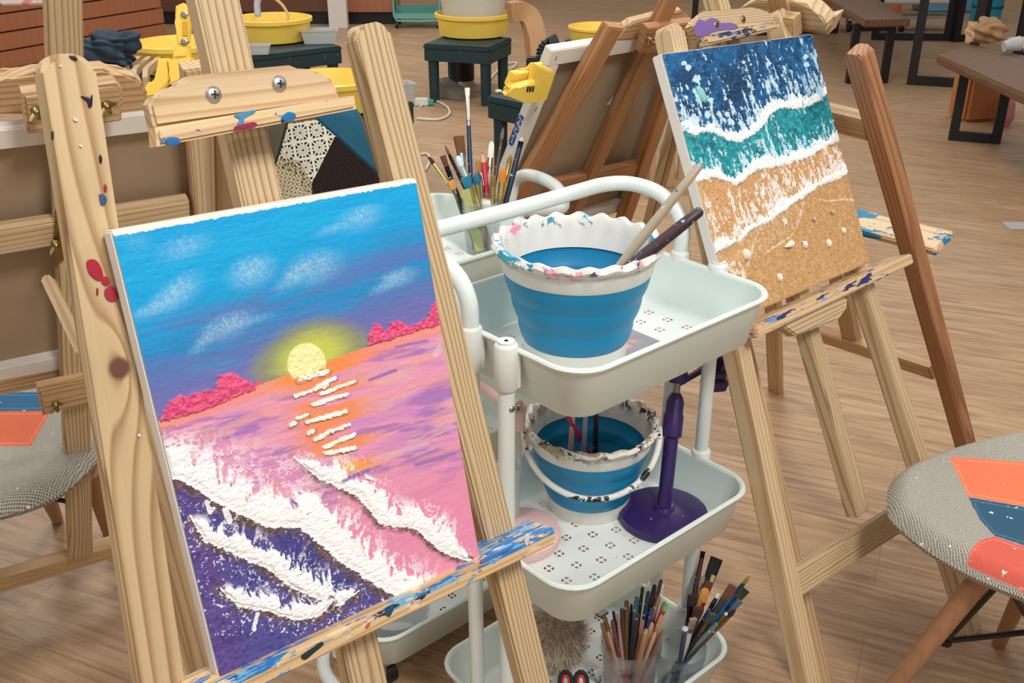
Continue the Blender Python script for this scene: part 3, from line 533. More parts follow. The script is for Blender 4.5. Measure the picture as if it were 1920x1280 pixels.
# ---------------------------------------------------------------- the beach painting
def beach(X,Y,U_,V_):
    f1=fnoise((U_,V_),(70,70),3,41,.65); f2=fnoise((U_,V_),(150,150),2,42,.6); rag=fnoise((U_,V_),(26,26),4,43,.7); st=fnoise((U_-.15*V_,V_),(60,16),4,44,.7); st2=fnoise((U_-.15*V_,V_),(36,12),4,45,.7); grit=fnoise((U_,V_),(260,260),2,46)
    c=np.zeros(X.shape+(3,))+lin((8,88,140)); c=mixc(c,(14,108,158),sstep(.52,.6,f1)*.7); c=mixc(c,(4,56,98),sstep(.46,.60,rag)*.85); c=mixc(c,(8,48,84),np.exp(-((X-1385)/28)**2-((Y-165)/45)**2)*.8)
    h=.0026*f1+.001*f2
    F1=[(1270,246),(1284,243),(1300,252),(1318,246),(1330,245),(1345,252),(1362,262),(1380,264),(1398,258),(1412,248),(1424,236),(1440,214),(1455,203),(1470,199),(1490,202),(1510,199),(1528,190),(1540,182),(1552,168)]
    F2=[(1296,345),(1315,334),(1340,330),(1358,338),(1376,344),(1390,338),(1400,326),(1415,318),(1435,312),(1455,310),(1475,304),(1498,298),(1518,290),(1540,276),(1560,266),(1580,262)]
    F3=[(1334,476),(1345,470),(1362,458),(1385,450),(1395,440),(1408,428),(1425,420),(1440,414),(1452,404),(1470,392),(1490,376),(1505,366),(1520,358),(1530,348),(1545,342),(1565,334),(1592,322)]
    b1,s1,a1,_=polydist(X,Y,F1); b2,s2,a2,_=polydist(X,Y,F2); b3,s3,a3,_=polydist(X,Y,F3)
    z1=s1<0; z2=s2<0; z3=s3<0
    c2=np.zeros_like(c)+lin((16,140,150)); c2=mixc(c2,(8,112,126),sstep(.5,.6,rag)); c2=mixc(c2,(60,180,184),sstep(.55,.65,f1)*.6); c=np.where(z1[...,None],c2,c)
    sand=np.zeros_like(c)+lin((204,160,108)); sand=mixc(sand,(182,136,84),sstep(.5,.62,grit)); sand=mixc(sand,(226,182,128),sstep(.52,.62,f1)*.5)
    wet=mixc(sand,(214,160,112),sstep(.3,.6,f2)*.6+0*f1); c=np.where(z2[...,None],wet,c); c=np.where(z3[...,None],sand,c); h=np.where(z3,.0016*grit+.0006*f1,h)
    W_=(226,240,242)
    # lace rising from each shore line
    wob=fnoise((U_,V_),(9,9),3,48,.6); fine_=fnoise((U_,V_),(95,60),3,49,.7)
    for kk,(s,al_,lim,reach) in enumerate(((s1,a1,~z1,88),(s2,a2,z1&~z2,62),(s3,a3,z2&~z3,74))):
        g_=s/(reach*(.45+1.1*wob)); lace=st*.42+st2*.22+fine_*.36; f=lim&(s>0)&(lace>(.415 if kk<2 else .40)+.20*np.clip(g_,0,1.6)**.55); c=mixc(c,(206,232,242) if kk<2 else (236,232,224),f*.9); h=h+f*(.0010+.0008*(fine_-.5))
        wd=6+26*(wob-.25); band=(s>-3+10*(f1-.5))&(s<wd+18*(fine_-.5))&(np.abs(s)<45); c=mixc(c,(246,250,248),band*1.); h=h+band*(.0012+.0014*(fine_-.4)); sh_=(s<-2)&(s>-6)&(rag>.48); c=mixc(c,(120,110,96) if kk==2 else (24,84,98),sh_*.4)
    for x,y,r in ((1305,150,9),(1288,128,7),(1310,182,8),(1330,190,6),(1508,108,6),(1510,122,6),(1362,215,7),(1368,228,8),(1355,225,6),(1325,215,8),(1300,225,10),(1392,118,4),(1406,122,3),(1280,120,5),(1282,240,9)):
        f=(np.hypot(X-x,(Y-y)*1.)<r*(.3+1.0*f1)); c=mixc(c,(200,228,240),f*.95); h=h+f*.001
    wr=(X>1500)&(Y<200); c=mixc(c,(150,196,222),wr*sstep(.56,.62,st)*.8*sstep(60,130,Y))
    # faint drawn lines on the sand
    for pts in ([(1505,378),(1500,400),(1494,420),(1486,438),(1470,452),(1448,465),(1430,478)],[(1424,428),(1414,452),(1406,480),(1398,508)],[(1526,372),(1552,378),(1580,374),(1598,376)]):
        b,s,a,_=polydist(X,Y,pts); f=(b<1.0+1.8*f1)&(fine_>.42); c=mixc(c,(238,222,198),f*.7); h=h+f*.0006
    near=(np.abs(s3+18)<22)&z3&(X<1500); c=mixc(c,(224,196,160),near*sstep(.55,.62,f2)*.6)
    c=mixc(c,(236,222,200),(z3&(X<1420)&(Y>490)&(f1>.52)&(X<1385+.5*(Y-490)))*1.)
    return c,h
PAINT=attrmat('acrylic paint',.5,.25,700); PAINTB=attrmat('textured acrylic paint',.5,.4,500)
def shrink(Q,e): 
    c=sum(Q)/4; return Q
def painting(name,label,Q,pl,th,grid,fn,mat,loc):
    t=thing(name,label,'painting',loc); a=Q[1]-Q[0]; dn=Q[3]-Q[0]; w_=float(np.linalg.norm(a)); h_=float(np.linalg.norm(dn)); ah=a/w_; dh=dn/h_
    bm=bmesh.new(); n=pl.n
    lo=[];hi=[]
    for q in Q: hi.append(bm.verts.new(tuple(q+n*.0002))); lo.append(bm.verts.new(tuple(q-n*th)))
    bm.faces.new(hi); bm.faces.new(lo[::-1])
    for i in range(4): bm.faces.new((lo[i],lo[(i+1)%4],hi[(i+1)%4],hi[i]))
    es=list(bm.edges); bmesh.ops.bevel(bm,geom=es,offset=.0018,segments=2,affect='EDGES')
    obj('canvas',bm,CANVW,t)
    ins=.0012; Q2=[Q[0]+ah*ins+dh*ins,Q[1]-ah*ins+dh*ins,Q[2]-ah*ins-dh*ins,Q[3]+ah*ins-dh*ins]
    paint_layer('paint_layer',Q2,n,*grid,fn,mat,t); return t
pa=painting('painting','canvas painting of a pink and blue sunset sea with thick white foam, on front easel',QA,PA,.018,(720,960),sunset,PAINT,QA[3])
pb=painting('painting','canvas painting of blue waves on sand with glued seashells, on right easel',QB,PB,.02,(460,460),beach,PAINTB,QB[3])
SHELL=plain('cream shell',(240,228,208),.45,var=.05)
def shell(px,py,kind,r):
    c=PB.pt(px,py)+PB.n*.002; M=frame(c,PB.a,PB.u,PB.n); nm='seashell'
    if kind=='round':
        bm=lathe([(r,0),(r*1.02,r*.3),(r*.8,r*.8),(r*.4,r*1.05),(.0005,r*1.1)],16,cap1=True,mod=lambda k,t,rr,z:(rr*(1+.06*math.cos(t-1)),z))
        return obj(nm,bm,SHELL,pb,M@Matrix.Diagonal((.85,1.15,1,1)),True)
    if kind=='cone': return obj(nm,tube([(-r*1.6,-.1*r,r*.3),(-r*.6,0,r*.5),(r*.3,.1*r,r*.7),(r,.1*r,r*.5),(r*1.3,0,r*.3)],[r*.12,r*.45,r*.75,r*.6,r*.2],12),SHELL,pb,M,True)
    if kind=='star':
        p=[]
        for k in range(10): rr=r*1.5 if k%2==0 else r*.55; p.append((rr*math.cos(k*math.pi/5+.4),rr*math.sin(k*math.pi/5+.4)))
        bm=bmesh.new(); add_poly(bm,p,0,.003,.0008,'xy'); return obj('starfish',bm,SHELL,pb,M)
    if kind=='spiral':
        bm=bmesh.new(); P=[];R=[]
        for k in range(26): a=k*.75; q=1-k/26; P.append((r*1.2*(k/26)-r*.5+ .25*r*q*math.cos(a),.35*r*q*math.sin(a),r*.5)); R.append(r*.6*q+.0004)
        add_tube(bm,P,R,8); return obj(nm,bm,plain('striped shell',(196,170,146),.5,var=.4,scale=400),pb,M@Matrix.Rotation(1.2,4,'Z'),True)
for a in ((1311,178,'mint',.009),(1396,478,'round',.0085),(1475,460,'cone',.0085),(1506,459,'blue',.0065),(1551,457,'round',.0065),(1579,433,'round',.0055),(1459,521,'round',.0065),(1468,416,'star',.0065),(1523,410,'spiral',.006),(1558,397,'spiral',.006)):
    if a[2]=='mint': bm=lathe([(.008,0),(.009,.003),(.007,.006),(.001,.0075)],18,cap1=True); obj('glass_pebble',bm,plain('mint glass',(136,206,196),.15),pb,frame(PB.pt(a[0],a[1])+PB.n*.002,PB.a,PB.u,PB.n)@Matrix.Rotation(.35,4,'Z')@Matrix.Diagonal((.9,1.7,1,1)),True)
    elif a[2]=='blue':
        o=shell(a[0],a[1],'round',a[3]); o.data.materials.clear(); o.data.materials.append(plain('blue striped shell',(226,226,224),.4,spots=[((60,84,120),160,.56)]))
    else: shell(*a)
# ================================================================ easels
def leglabel(): pass
# ---- A: front easel
TR=lambda px,pl,off:pl.pt(px[0],px[1],off)
ea=thing('easel','front pine easel with red paint blobs holding the sunset painting','easel',(PA.pt(684,1280,.03)[0],PA.pt(684,1280,.03)[1],0))
KN=None
lo_=PA.pt(206,690,.033); 
p0=PA.pt(117,104,.033); p1=ext(p0,PA.pt(292,1240,.033),.0)
Lk=float(np.linalg.norm(p1-p0))
# knot position along the left leg
kn=PA.pt(224,690,.022); zk=float((kn-p1)@N(p0-p1)); ax_=np.cross(N(PA.n-N(p0-p1)*(PA.n@N(p0-p1))),N(p0-p1)); xk=float((kn-p1)@ax_)
PK=wood('knotty pine leg',(214,188,144),(152,108,64),freq=62,knot=(xk,zk),strength=.85,wp=.10)
def blob(px,pl,off,col,parent,seed,name='paint_stain',rough=.3,th=.0006):
    """dried paint: an irregular thin patch lying on a wooden face"""
    c=[pl.pt(x,y,off) for x,y in px]; P=catmull(c,5,True); ctr=sum(P)/len(P); bm=bmesh.new(); top=[bm.verts.new(tuple(p+pl.n*th)) for p in P]; bot=[bm.verts.new(tuple(p-pl.n*.0006)) for p in P]; cv=bm.verts.new(tuple(ctr+pl.n*th*1.8)); n=len(P)
    for i in range(n): bm.faces.new((top[i],top[(i+1)%n],cv)); bm.faces.new((bot[i],bot[(i+1)%n],top[(i+1)%n],top[i]))
    nm='dried paint %d %d %d'%tuple(col); m=bpy.data.materials.get(nm) or plain(nm,col,rough,var=.05); return obj(name,bm,m,parent,None,True)
RED=(172,32,56); INK=(28,24,40)
ll=bar('leg',p1,p0,.0405,.022,PA.n,PK,ea,r1=.014,bev=.005)
p0=PA.pt(683,46,.033); p1=ext(p0,PA.pt(988,1240,.033),.0); rl=bar('leg',p1,p0,.040,.022,PA.n,PINE_F,ea,r1=.013,bev=.004)
p0=PA.pt(372,-120,.036); p1=ext(p0,PA.pt(684,1280,.036),.06); bar('mast',p1,p0,.041,.022,PA.n,PINE_F,ea)
OF=.021
for px,c in (([(162,492),(170,486),(181,489),(190,503),(193,520),(186,526),(176,521),(166,510)],RED),([(193,518),(203,521),(205,532),(197,535),(190,527)],RED),([(196,545),(206,536),(216,541),(223,556),(212,565),(200,560)],(168,40,58)),([(181,541),(184,541),(184,552),(181,552)],(150,50,40)),
    ([(152,180),(168,183),(173,178),(172,199),(166,200),(163,190)],INK),([(130,104),(140,106),(145,112),(140,113),(133,109)],INK),([(96,247),(100,247),(100,262),(97,260)],INK),([(187,290),(191,296),(190,306),(186,300)],INK),([(196,345),(200,350),(199,360),(195,355)],RED),([(186,365),(193,364),(200,372),(198,382),(190,384),(187,374)],(60,84,122))):
    blob(px,PA,OF,c,ll,1)
for px in ([(138,219),(142,224),(147,223),(144,228),(138,225)],[(150,271),(154,273),(153,276),(149,274)],[(258,815),(262,813),(264,817),(260,819)],[(112,122),(115,122),(115,126),(112,125)]): blob(px,PA,OF,(226,222,212),ll,2)
bh=PA.pt(129,562,.022); 
# clamp
Pc=[(284,240),(273,196),(280,184),(300,181),(318,168),(332,152),(352,141),(440,130),(536,119),(552,126),(566,133),(596,134),(614,145),(624,165),(629,186)]
cl=board('clamp',Pc,PA,.010,.018,PINE,ea,.003)
lip=[(287,276),(283,240),(629,184),(652,181),(656,206)]
lp=board('clamp_lip',lip,PA,-.008,.020,wood('painted lip',(228,200,156),(190,150,100),spots=[((36,110,170),60,.64),((150,36,70),45,.70)]),cl,.0025)
for px,c in (([(310,262),(330,262),(334,272),(322,276),(311,274)],(40,104,170)),([(438,243),(470,236),(478,242),(462,248),(440,250)],(150,38,72)),([(526,226),(536,219),(548,222),(550,230),(536,235),(526,233)],(24,112,170)),([(436,222),(470,214),(474,218),(455,228),(452,240),(442,240),(445,230)],(72,136,180))): blob(px,PA,-.0185,c,lp,3)
for x,y in ((398,181),(521,162)): screw(PA.pt(x,y,.0008)+PA.n*0,PA.n,.0072,cl)
# ledge
zl=-.004; SG=1.
l0=PA.pt(352,1296,.004); l1=PA.pt(1020,985,.004)
d_=N(l1-l0); up_=N(np.cross(PA.a,-PA.n)*1.); up_=PA.u
LEDGE=wood('ledge pine',(228,196,148),(176,128,78),spots=[((50,120,186),60,.51,(1,1,.16),-.0075),((120,176,206),80,.57,(1,1,.2),-.0085),((40,46,56),70,.62,(1,1,.25),-.011),((90,150,196),110,.62,(1,1,.5)),((220,176,186),60,.66,(1,1,.3)),((226,206,176),80,.60,(1,1,.3))])
lx_=N(np.cross(PA.n,d_)); lx_=lx_*(1 if lx_@PA.u>0 else -1); M=frame(PA.pt(352,1292,0),lx_,np.cross(d_,lx_),d_); ysg=1 if np.cross(d_,lx_)@PA.n>0 else -1; wl=float(np.linalg.norm(l1-l0))
Mx=np.array([M[i][0] for i in range(3)]); sgn=1 if Mx@PA.u>0 else -1
bm=bmesh.new(); a0,a1=(-.020,-.0015) if sgn>0 else (.0015,.020)
add_box(bm,a0,a1,*((-.03,.016) if ysg>0 else (-.016,.03)),0,wl+.0,.0022); ledge=obj('ledge',bm,LEDGE,ea,M)
def lblob(px,off,c): blob(px,PA,off,c,ledge,5)
for px,c in (([(902,1050),(930,1036),(960,1022),(958,1028),(930,1042),(908,1054)],(60,120,196)),([(566,1228),(600,1206),(606,1208),(590,1222),(572,1236)],(36,52,50)),([(722,1146),(738,1136),(734,1150),(728,1156)],(24,80,110)),([(686,1172),(694,1166),(692,1174),(686,1178)],(206,90,60)),([(985,1006),(992,1002),(990,1018),(984,1020)],(206,208,214))): lblob(px,-.0165,c)
# rear leg
hA=PA.pt(402,60,.05); hA=PA.pt(420,60,.05); fA=np.array([hA[0]-.28,hA[1]+.52,0]); bar('rear_leg',fA,hA,.035,.02,PA.n,PINE,ea)
# ---- B: right easel holding the beach painting
eb=thing('easel','pine easel with purple paint on its clamp holding the beach painting','easel',(PB.pt(1600,900,.03)[0],PB.pt(1600,900,.03)[1],0))
ob=.036
p0=PB.pt(1252,50,ob); p1=ext(p0,PB.pt(1512,1280,ob),0); bar('leg',p1,p0,.038,.034,PB.n,PINE,eb,r1=.013,bev=.003)
p0=PB.pt(1452,22,ob); p1=ext(p0,PB.pt(1718,860,ob),0); bar('leg',p1,p0,.038,.034,PB.n,PINE,eb,r1=.013,bev=.003)
p0=PB.pt(1322,-70,ob); p1=PB.pt(1608,962,ob); bar('mast',p1,p0,.038,.030,PB.n,PINE_F,eb)
p0=PB.pt(1478,1098,ob+.008); p1=PB.pt(1790,905,ob+.008); bar('crossbar',p0,p1,.05,.022,PB.n,PINE_F,eb)
cb_=board('clamp',[(1305,72),(1289,50),(1300,35),(1312,24),(1400,14),(1412,18),(1430,22),(1446,52),(1380,66)],PB,.020,.022,PINE_F,eb,.003)
blob([(1302,65),(1303,50),(1310,38),(1320,42),(1332,36),(1345,40),(1352,46),(1370,46),(1382,52),(1378,58),(1345,60),(1325,68),(1312,70)],PB,.0085,(122,92,160),cb_,7)
lb=board('clamp_lip',[(1318,88),(1312,72),(1440,44),(1452,50),(1448,58)],PB,.002,.02,wood('inky lip',(214,184,142),(150,110,70),spots=[((30,44,84),50,.50,(1,1,.3)),((84,128,190),60,.58,(1,1,.3))]),cb_,.003)
for x,y in ((1342,48),(1392,39)): screw(PB.pt(x,y,.0085),PB.n,.007,cb_,BRASS)
hb=board('ledge_bracket',[(1462,618),(1448,600),(1566,556),(1576,560),(1574,578),(1560,598),(1480,630)],PB,-.002,.022,PINE_F,eb,.003)
for x,y in ((1499,589),(1543,569)): screw(PB.pt(x,y,-.0135),PB.n,.006,hb,BRASS)
l0=PB.pt(1395,612,.0); l1=PB.pt(1690,477,.0); d_=N(l1-l0); M=frame(l0,N(np.cross(PB.n,d_)),PB.n,d_); Mx=np.array([M[i][0] for i in range(3)]); a0,a1=(-.022,-.001) if Mx@PB.u>0 else (.001,.022)
bm=bmesh.new(); add_box(bm,a0,a1,-.03,.022,0,float(np.linalg.norm(l1-l0)),.0025); lb2=obj('ledge',bm,wood('inky ledge',(226,196,152),(180,132,84),spots=[((40,50,110),70,.58,(1,1,.2)),((120,150,200),80,.62,(1,1,.25))]),eb,M)
blob([(1622,520),(1628,532),(1634,548),(1636,562),(1631,550),(1624,534)],PB,.022,(36,80,140),eb,2)
hB=PB.pt(1318,30,.06); fB=np.array([hB[0]-.10,hB[1]+.62,0]); bar('rear_leg',fB,hB,.035,.02,PB.n,PINE_W,eb)
# ---- D: varnished easel seen from behind, centre top
def backplane(o,yaw_a,tilt):
    a=np.array([math.cos(yaw_a),math.sin(yaw_a),0]); m=np.array([a[1],-a[0],0]);
    if m@(CP-np.array(o))<0: m=-m
    s,c=math.sin(tilt),math.cos(tilt); return Plane(o,a,m*s+np.array([0,0,1.])*c)
PD=backplane(dep(1100,200,2.12),math.radians(42.8),math.radians(27))
ed=thing('easel','orange varnished easel seen from behind, carrying a reversed canvas','easel',(PD.pt(1000,500)[0],PD.pt(1000,500)[1],0))
def ebar(name,pl,a,b,w_,d_,off,m,par,toz=None,**k):
    p0=pl.pt(a[0],a[1],off); p1=pl.pt(b[0],b[1],off)
    if toz is not None: p1=ext(p0,p1,toz)
    return bar(name,p1,p0,w_,d_,pl.n,m,par,**k)
ebar('leg',PD,(1150,46),(985,340),.046,.026,0,PINE_O,ed,0.,bev=.003)
ebar('leg',PD,(1262,140),(1172,402),.042,.026,0,PINE_O,ed,0.,bev=.003)
ebar('mast',PD,(1264,-20),(1098,345),.040,.024,.004,PINE_O,ed,.1)
ebar('crossbar',PD,(1030,352),(1212,310),.045,.022,.005,PINE_O,ed)
cd_=board('clamp',[(1150,70),(1168,46),(1182,36),(1230,26),(1272,14),(1284,24),(1292,38),(1285,50),(1200,70)],PD,.026,.02,PINE_W,ed,.003)
bd_=board('clamp_block',[(1196,96),(1210,48),(1296,36),(1290,84)],PD,-.012,.022,PINE_O,cd_,.002)
for x,y in ((1216,72),(1276,64)): wingnut(PD.pt(x,y,-.024),PD.n,bd_,.9)
hD=PD.pt(1255,60,-.05); fD=atz(1552,1335,0); fD2=fD; bar('rear_leg',np.array([fD[0],fD[1],0.]),hD,.034,.022,np.array([0.3,-.9,.2]),PINE_W,ed)
def reversed_canvas(name,label,pl,tl,w_,h_,off,slant,th=.022,fr=.036,loc=None,edge=None):
    """stretched canvas seen from behind: pale stretcher bars round raw linen"""
    o=pl.pt(tl[0],tl[1],off); a=N(pl.a*math.cos(slant)+pl.u*math.sin(slant)); u=N(pl.u*math.cos(slant)-pl.a*math.sin(slant)); M=frame(o,a,-u,pl.n)
    t=thing(name,label,'canvas',loc if loc is not None else o); y0,y1=0,h_
    bm=bmesh.new(); add_box(bm,.004,w_-.004,.004,h_-.004,-th,-th+.004); obj('linen',bm,LINEN,t,M)
    bm=bmesh.new(); add_box(bm,0,w_,0,fr,-th-.001,0,.002); add_box(bm,0,w_,h_-fr,h_,-th-.001,0,.002); add_box(bm,0,fr,fr,h_-fr,-th-.001,0,.002); add_box(bm,w_-fr,w_,fr,h_-fr,-th-.001,0,.002); obj('stretcher_frame',bm,CANVW,t,M)
    bm=bmesh.new()
    for x,y,r in ((.5*w_,.5*fr,0),(.25*w_,.55*fr,0),(.5*fr,.25*h_,1),(.5*fr,.5*h_,1),(.5*fr,.5*fr,.6),(w_-.5*fr,.3*h_,1)): add_box(bm,x-.005,x+.005,y-.0006,y+.0006,0,.0008) if not r else add_box(bm,x-.0006,x+.0006,y-.005,y+.005,0,.0008)
    obj('staple',bm,plain('dark staple',(60,58,56),.4,metal=.6) if 'dark staple' not in bpy.data.materials else bpy.data.materials['dark staple'],t,M)
    return t,M
tD,MD=reversed_canvas('canvas','reversed white edged canvas with brown linen back on the varnished easel',PD,(1036,96),.54,.55,.018,.0)
bm=bmesh.new(); add_box(bm,-.0012,0,.16,.235,-.021,-.006); obj('painted_edge',bm,plain('blue edge paint',(22,84,152),.6,spots=[((230,226,220),200,.56)]),tD,MD)
bm=bmesh.new(); add_box(bm,-.0014,0,.36,.42,-.018,-.003,.0005); obj('painted_edge',bm,plain('yellow edge paint',(228,214,120),.6),tD,MD)
bm=bmesh.new(); add_poly(bm,[(.27,.185),(.282,.165),(.284,.187)],-.0176,-.0168,0,'xy'); obj('linen_tear',bm,plain('white scrap',(224,214,204),.8),tD,MD)
# ---- C: brown easel seen from behind at the right
oC=atz(1836,926,0); vC=atz(1608,92,1.15)-oC; aC=N(oC-atz(1455,733,0)); PC=Plane(oC,aC,vC-aC*(vC@aC))
ec=thing('easel','brown stained easel seen from behind to the right of beach painting','easel',(PC.pt(1640,640)[0],PC.pt(1640,640)[1],0))
ebar('leg',PC,(1608,92),(1808,826),.040,.034,0,PINE_B,ec,0.,r1=.010,bev=.003)
ebar('leg',PC,(1436,160),(1454,715),.042,.026,.0,PINE_W,ec,0.)
ebar('mast',PC,(1455,-40),(1600,648),.046,.026,.018,PINE_W,ec)
ebar('crossbar',PC,(1500,612),(1752,694),.040,.03,.012,wood('stained crossbar',(214,178,132),(150,100,62)),ec)
ebar('crossbar',PC,(1500,205),(1632,238),.05,.03,.010,PINE_W,ec)
cc_=board('clamp',[(1392,12),(1404,4),(1425,-6),(1500,-4),(1520,0),(1535,12),(1550,24),(1558,36),(1556,50),(1500,44),(1440,30)],PC,.03,.03,PINE,ec,.003)
board('clamp_block',[(1452,62),(1450,24),(1494,30),(1496,68)],PC,-.008,.03,PINE_W,cc_,.003)
board('clamp_lip',[(1495,42),(1575,24),(1560,58),(1498,50)],PC,.05,.03,PINE,cc_,.003)
bm=bmesh.new(); l0=PC.pt(1590,408,.06); l1=PC.pt(1768,452,.06); d_=N(l1-l0); M=frame(l0,N(np.cross(PC.n,d_)),PC.n,d_); Mx=np.array([M[i][0] for i in range(3)]); a0,a1=(-.018,0) if Mx@PC.u>0 else (0,.018)
add_box(bm,a0,a1,-.035,.03,-.35,float(np.linalg.norm(l1-l0)),.003); obj('ledge',bm,wood('blue stained ledge',(230,206,166),(190,146,100),spots=[((30,128,170),26,.50,(1,1,.3)),((30,80,130),40,.62,(1,1,.4))]),ec,M)
hC=PC.pt(1490,60,-.04); 
bar('rear_leg',np.array([hC[0]-.36,hC[1]-.12,0]),hC,.034,.022,PC.n,PINE_W,ec) if False else None
# ---- E: easel seen from behind at the left edge
PE=Plane((-.9,1.75,.12),(.86,.51,0),(.183,-.308,.934))
ee=thing('easel','pine easel seen from behind at the left with wing nut clamp','easel',(-.9,1.75,0))
ebar('mast',PE,(116,-40),(150,1036),.046,.026,0,PINE_F,ee)
ebar('leg',PE,(368,120),(400,560),.046,.028,.0,PINE,ee,0.)
ebar('leg',PE,(-150,180),(-420,1000),.046,.028,.0,PINE,ee,0.)
ebar('crossbar',PE,(-200,478),(352,390),.046,.026,.002,PINE,ee)
ebar('crossbar',PE,(-200,1150),(330,988),.046,.03,.016,wood('stained bar',(222,190,144),(170,122,74),spots=[((44,74,110),34,.68)]),ee)
ce=board('clamp',[(-40,205),(-40,150),(10,142),(22,138),(60,128),(190,121),(206,130),(222,136),(250,138),(264,150),(272,166),(270,196),(266,208)],PE,.040,.03,PINE_W,ee,.004)
be=board('clamp_block',[(48,243),(38,168),(214,148),(226,162),(224,218)],PE,-.022,.030,PINE_W,ce,.004)
for x,y in ((68,206),(200,196)): wingnut(PE.pt(x,y,-.038),PE.n,be,1.)
ebar('ledge',PE,(-120,738),(112,694),.04,.03,.03,PINE_W,ee)
lk=board('ledge_block',[(78,772),(68,722),(160,702),(168,745)],PE,-.020,.026,PINE_W,ee,.004); wingnut(PE.pt(104,756,-.034),PE.n,lk,.9)
pt=board('hinge_plate',[(102,500),(100,470),(104,392),(112,388),(120,400),(122,470),(120,486)],PE,-.016,.003,BRASS,ee,.0008); wingnut(PE.pt(104,456,-.02),PE.n,pt,1.)
h0=PE.pt(128,300,-.035); f0=np.array([h0[0]+.42,h0[1]-.55,0]); g0=PE.pt(255,680,0)
kE=1.18; rl0=dep(150,300,1.28); rl1=dep(330,1010,1.10); bar('rear_leg',ext(rl0,rl1,0.) ,rl0,.040,.024,PA.n,PINE_W,ee)
s0=dep(88,520,1.42); s1=dep(158,665,1.30); bar('strut',s1,s0,.016,.010,np.array([.75,-.6,.1]),PINE,ee,r0=.006,r1=.007)
tE,ME=reversed_canvas('canvas','large reversed canvas with raw linen back at the left edge',PE,(-170,262),float(np.linalg.norm(PE.pt(402,206,.016)-PE.pt(-170,262,.016))),.50,.016,.0,fr=.034)
# ================================================================ trolleys
NEAR=np.array([.086,1.165]); TA=np.array([.748,.6635]); TB=np.array([-.6635,.748])
def tw(a,b,z): q=NEAR+a*TA+b*TB; return np.array([q[0],q[1],z])
def tab(px,py,z): q=atz(px,py,z)[:2]-NEAR; return float(q@TA),float(q@TB)
def tray_floor_mat():
    m,nt,b=newmat('perforated white tray floor'); g=G(nt); tc=g.n('ShaderNodeTexCoord').outputs['Object']; s=g.n('ShaderNodeSeparateXYZ'); g.L(tc,s.inputs[0]); x,y=s.outputs[0],s.outputs[1]
    def cl(ox,oy):
        lx=g.m('MULTIPLY',g.m('SUBTRACT',g.m('FRACT',g.m('DIVIDE',g.m('SUBTRACT',x,ox-.04),.08)),.5),.08); ly=g.m('MULTIPLY',g.m('SUBTRACT',g.m('FRACT',g.m('DIVIDE',g.m('SUBTRACT',y,oy-.0205),.041)),.5),.041)
        r=g.m('SQRT',g.m('ADD',g.m('MULTIPLY',lx,lx),g.m('MULTIPLY',ly,ly)))
        k=g.m('MULTIPLY',g.m('LESS_THAN',r,.0085),g.m('GREATER_THAN',r,.0030)); k=g.m('MULTIPLY',k,g.m('GREATER_THAN',g.m('ABSOLUTE',lx),.0021)); return g.m('MULTIPLY',k,g.m('GREATER_THAN',g.m('ABSOLUTE',ly),.0021))
    h=g.m('MAXIMUM',cl(.095,.105),cl(.135,.1225))
    for v,lo,hi in ((x,.05,.39),(y,.045,.295)): h=g.m('MULTIPLY',h,g.m('MULTIPLY',g.m('GREATER_THAN',v,lo),g.m('LESS_THAN',v,hi)))
    dirt=g.ramp(g.noise(tc,60,4,.7),[(.66,(0,0,0,1)),(.70,(1,1,1,1))]); dm=g.m('MULTIPLY',dirt,g.m('GREATER_THAN',g.noise(tc,9,2),.54)); c=g.mix(dm,L4((228,234,230)),L4((120,122,124)))
    g.L(c,b.inputs['Base Color']); b.inputs['Roughness'].default_value=.42; g.L(g.m('SUBTRACT',1.,h),b.inputs['Alpha']); return m
TFL=tray_floor_mat(); TRAYM=plain('white powder coated steel',(222,234,226),.36,var=.015,spots=[((150,152,156),46,.76)],coat=.2)
def rrect(x0,x1,y0,y1,r,n=7):
    P=[]
    for cx,cy,a in ((x1-r,y0+r,-90),(x1-r,y1-r,0),(x0+r,y1-r,90),(x0+r,y0+r,180)):
        for k in range(n+1): t=math.radians(a+90*k/n); P.append((cx+r*math.cos(t),cy+r*math.sin(t)))
    return P
def tray(parent,M,z,h=.085,LX=.44,LY=.34,name='tray'):
    prof=[(.021,-h),(.017,-h+.004),(.002,-.010),(.0,-.006),(-.0035,-.0055),(-.005,-.002),(-.003,.001),(.001,.0015),(.004,-.001),(.005,-.006),(.019,-h+.008),(.026,-h+.002)]
    bm=bmesh.new(); R=[]
    for ins,dz in prof:
        R.append([bm.verts.new((x,y,z+dz)) for x,y in rrect(ins,LX-ins,ins,LY-ins,.055-ins*.6)])
    n=len(R[0])
    for a,b in zip(R,R[1:]):
        for i in range(n): bm.faces.new((a[i],a[(i+1)%n],b[(i+1)%n],b[i]))
    f=bm.faces.new(R[-1]); f.material_index=1
    me=bpy.data.meshes.new(name); bmesh.ops.recalc_face_normals(bm,faces=bm.faces); bm.to_mesh(me); bm.free()
    o=obj(name,me,[TRAYM,TFL],parent,M,True); return o
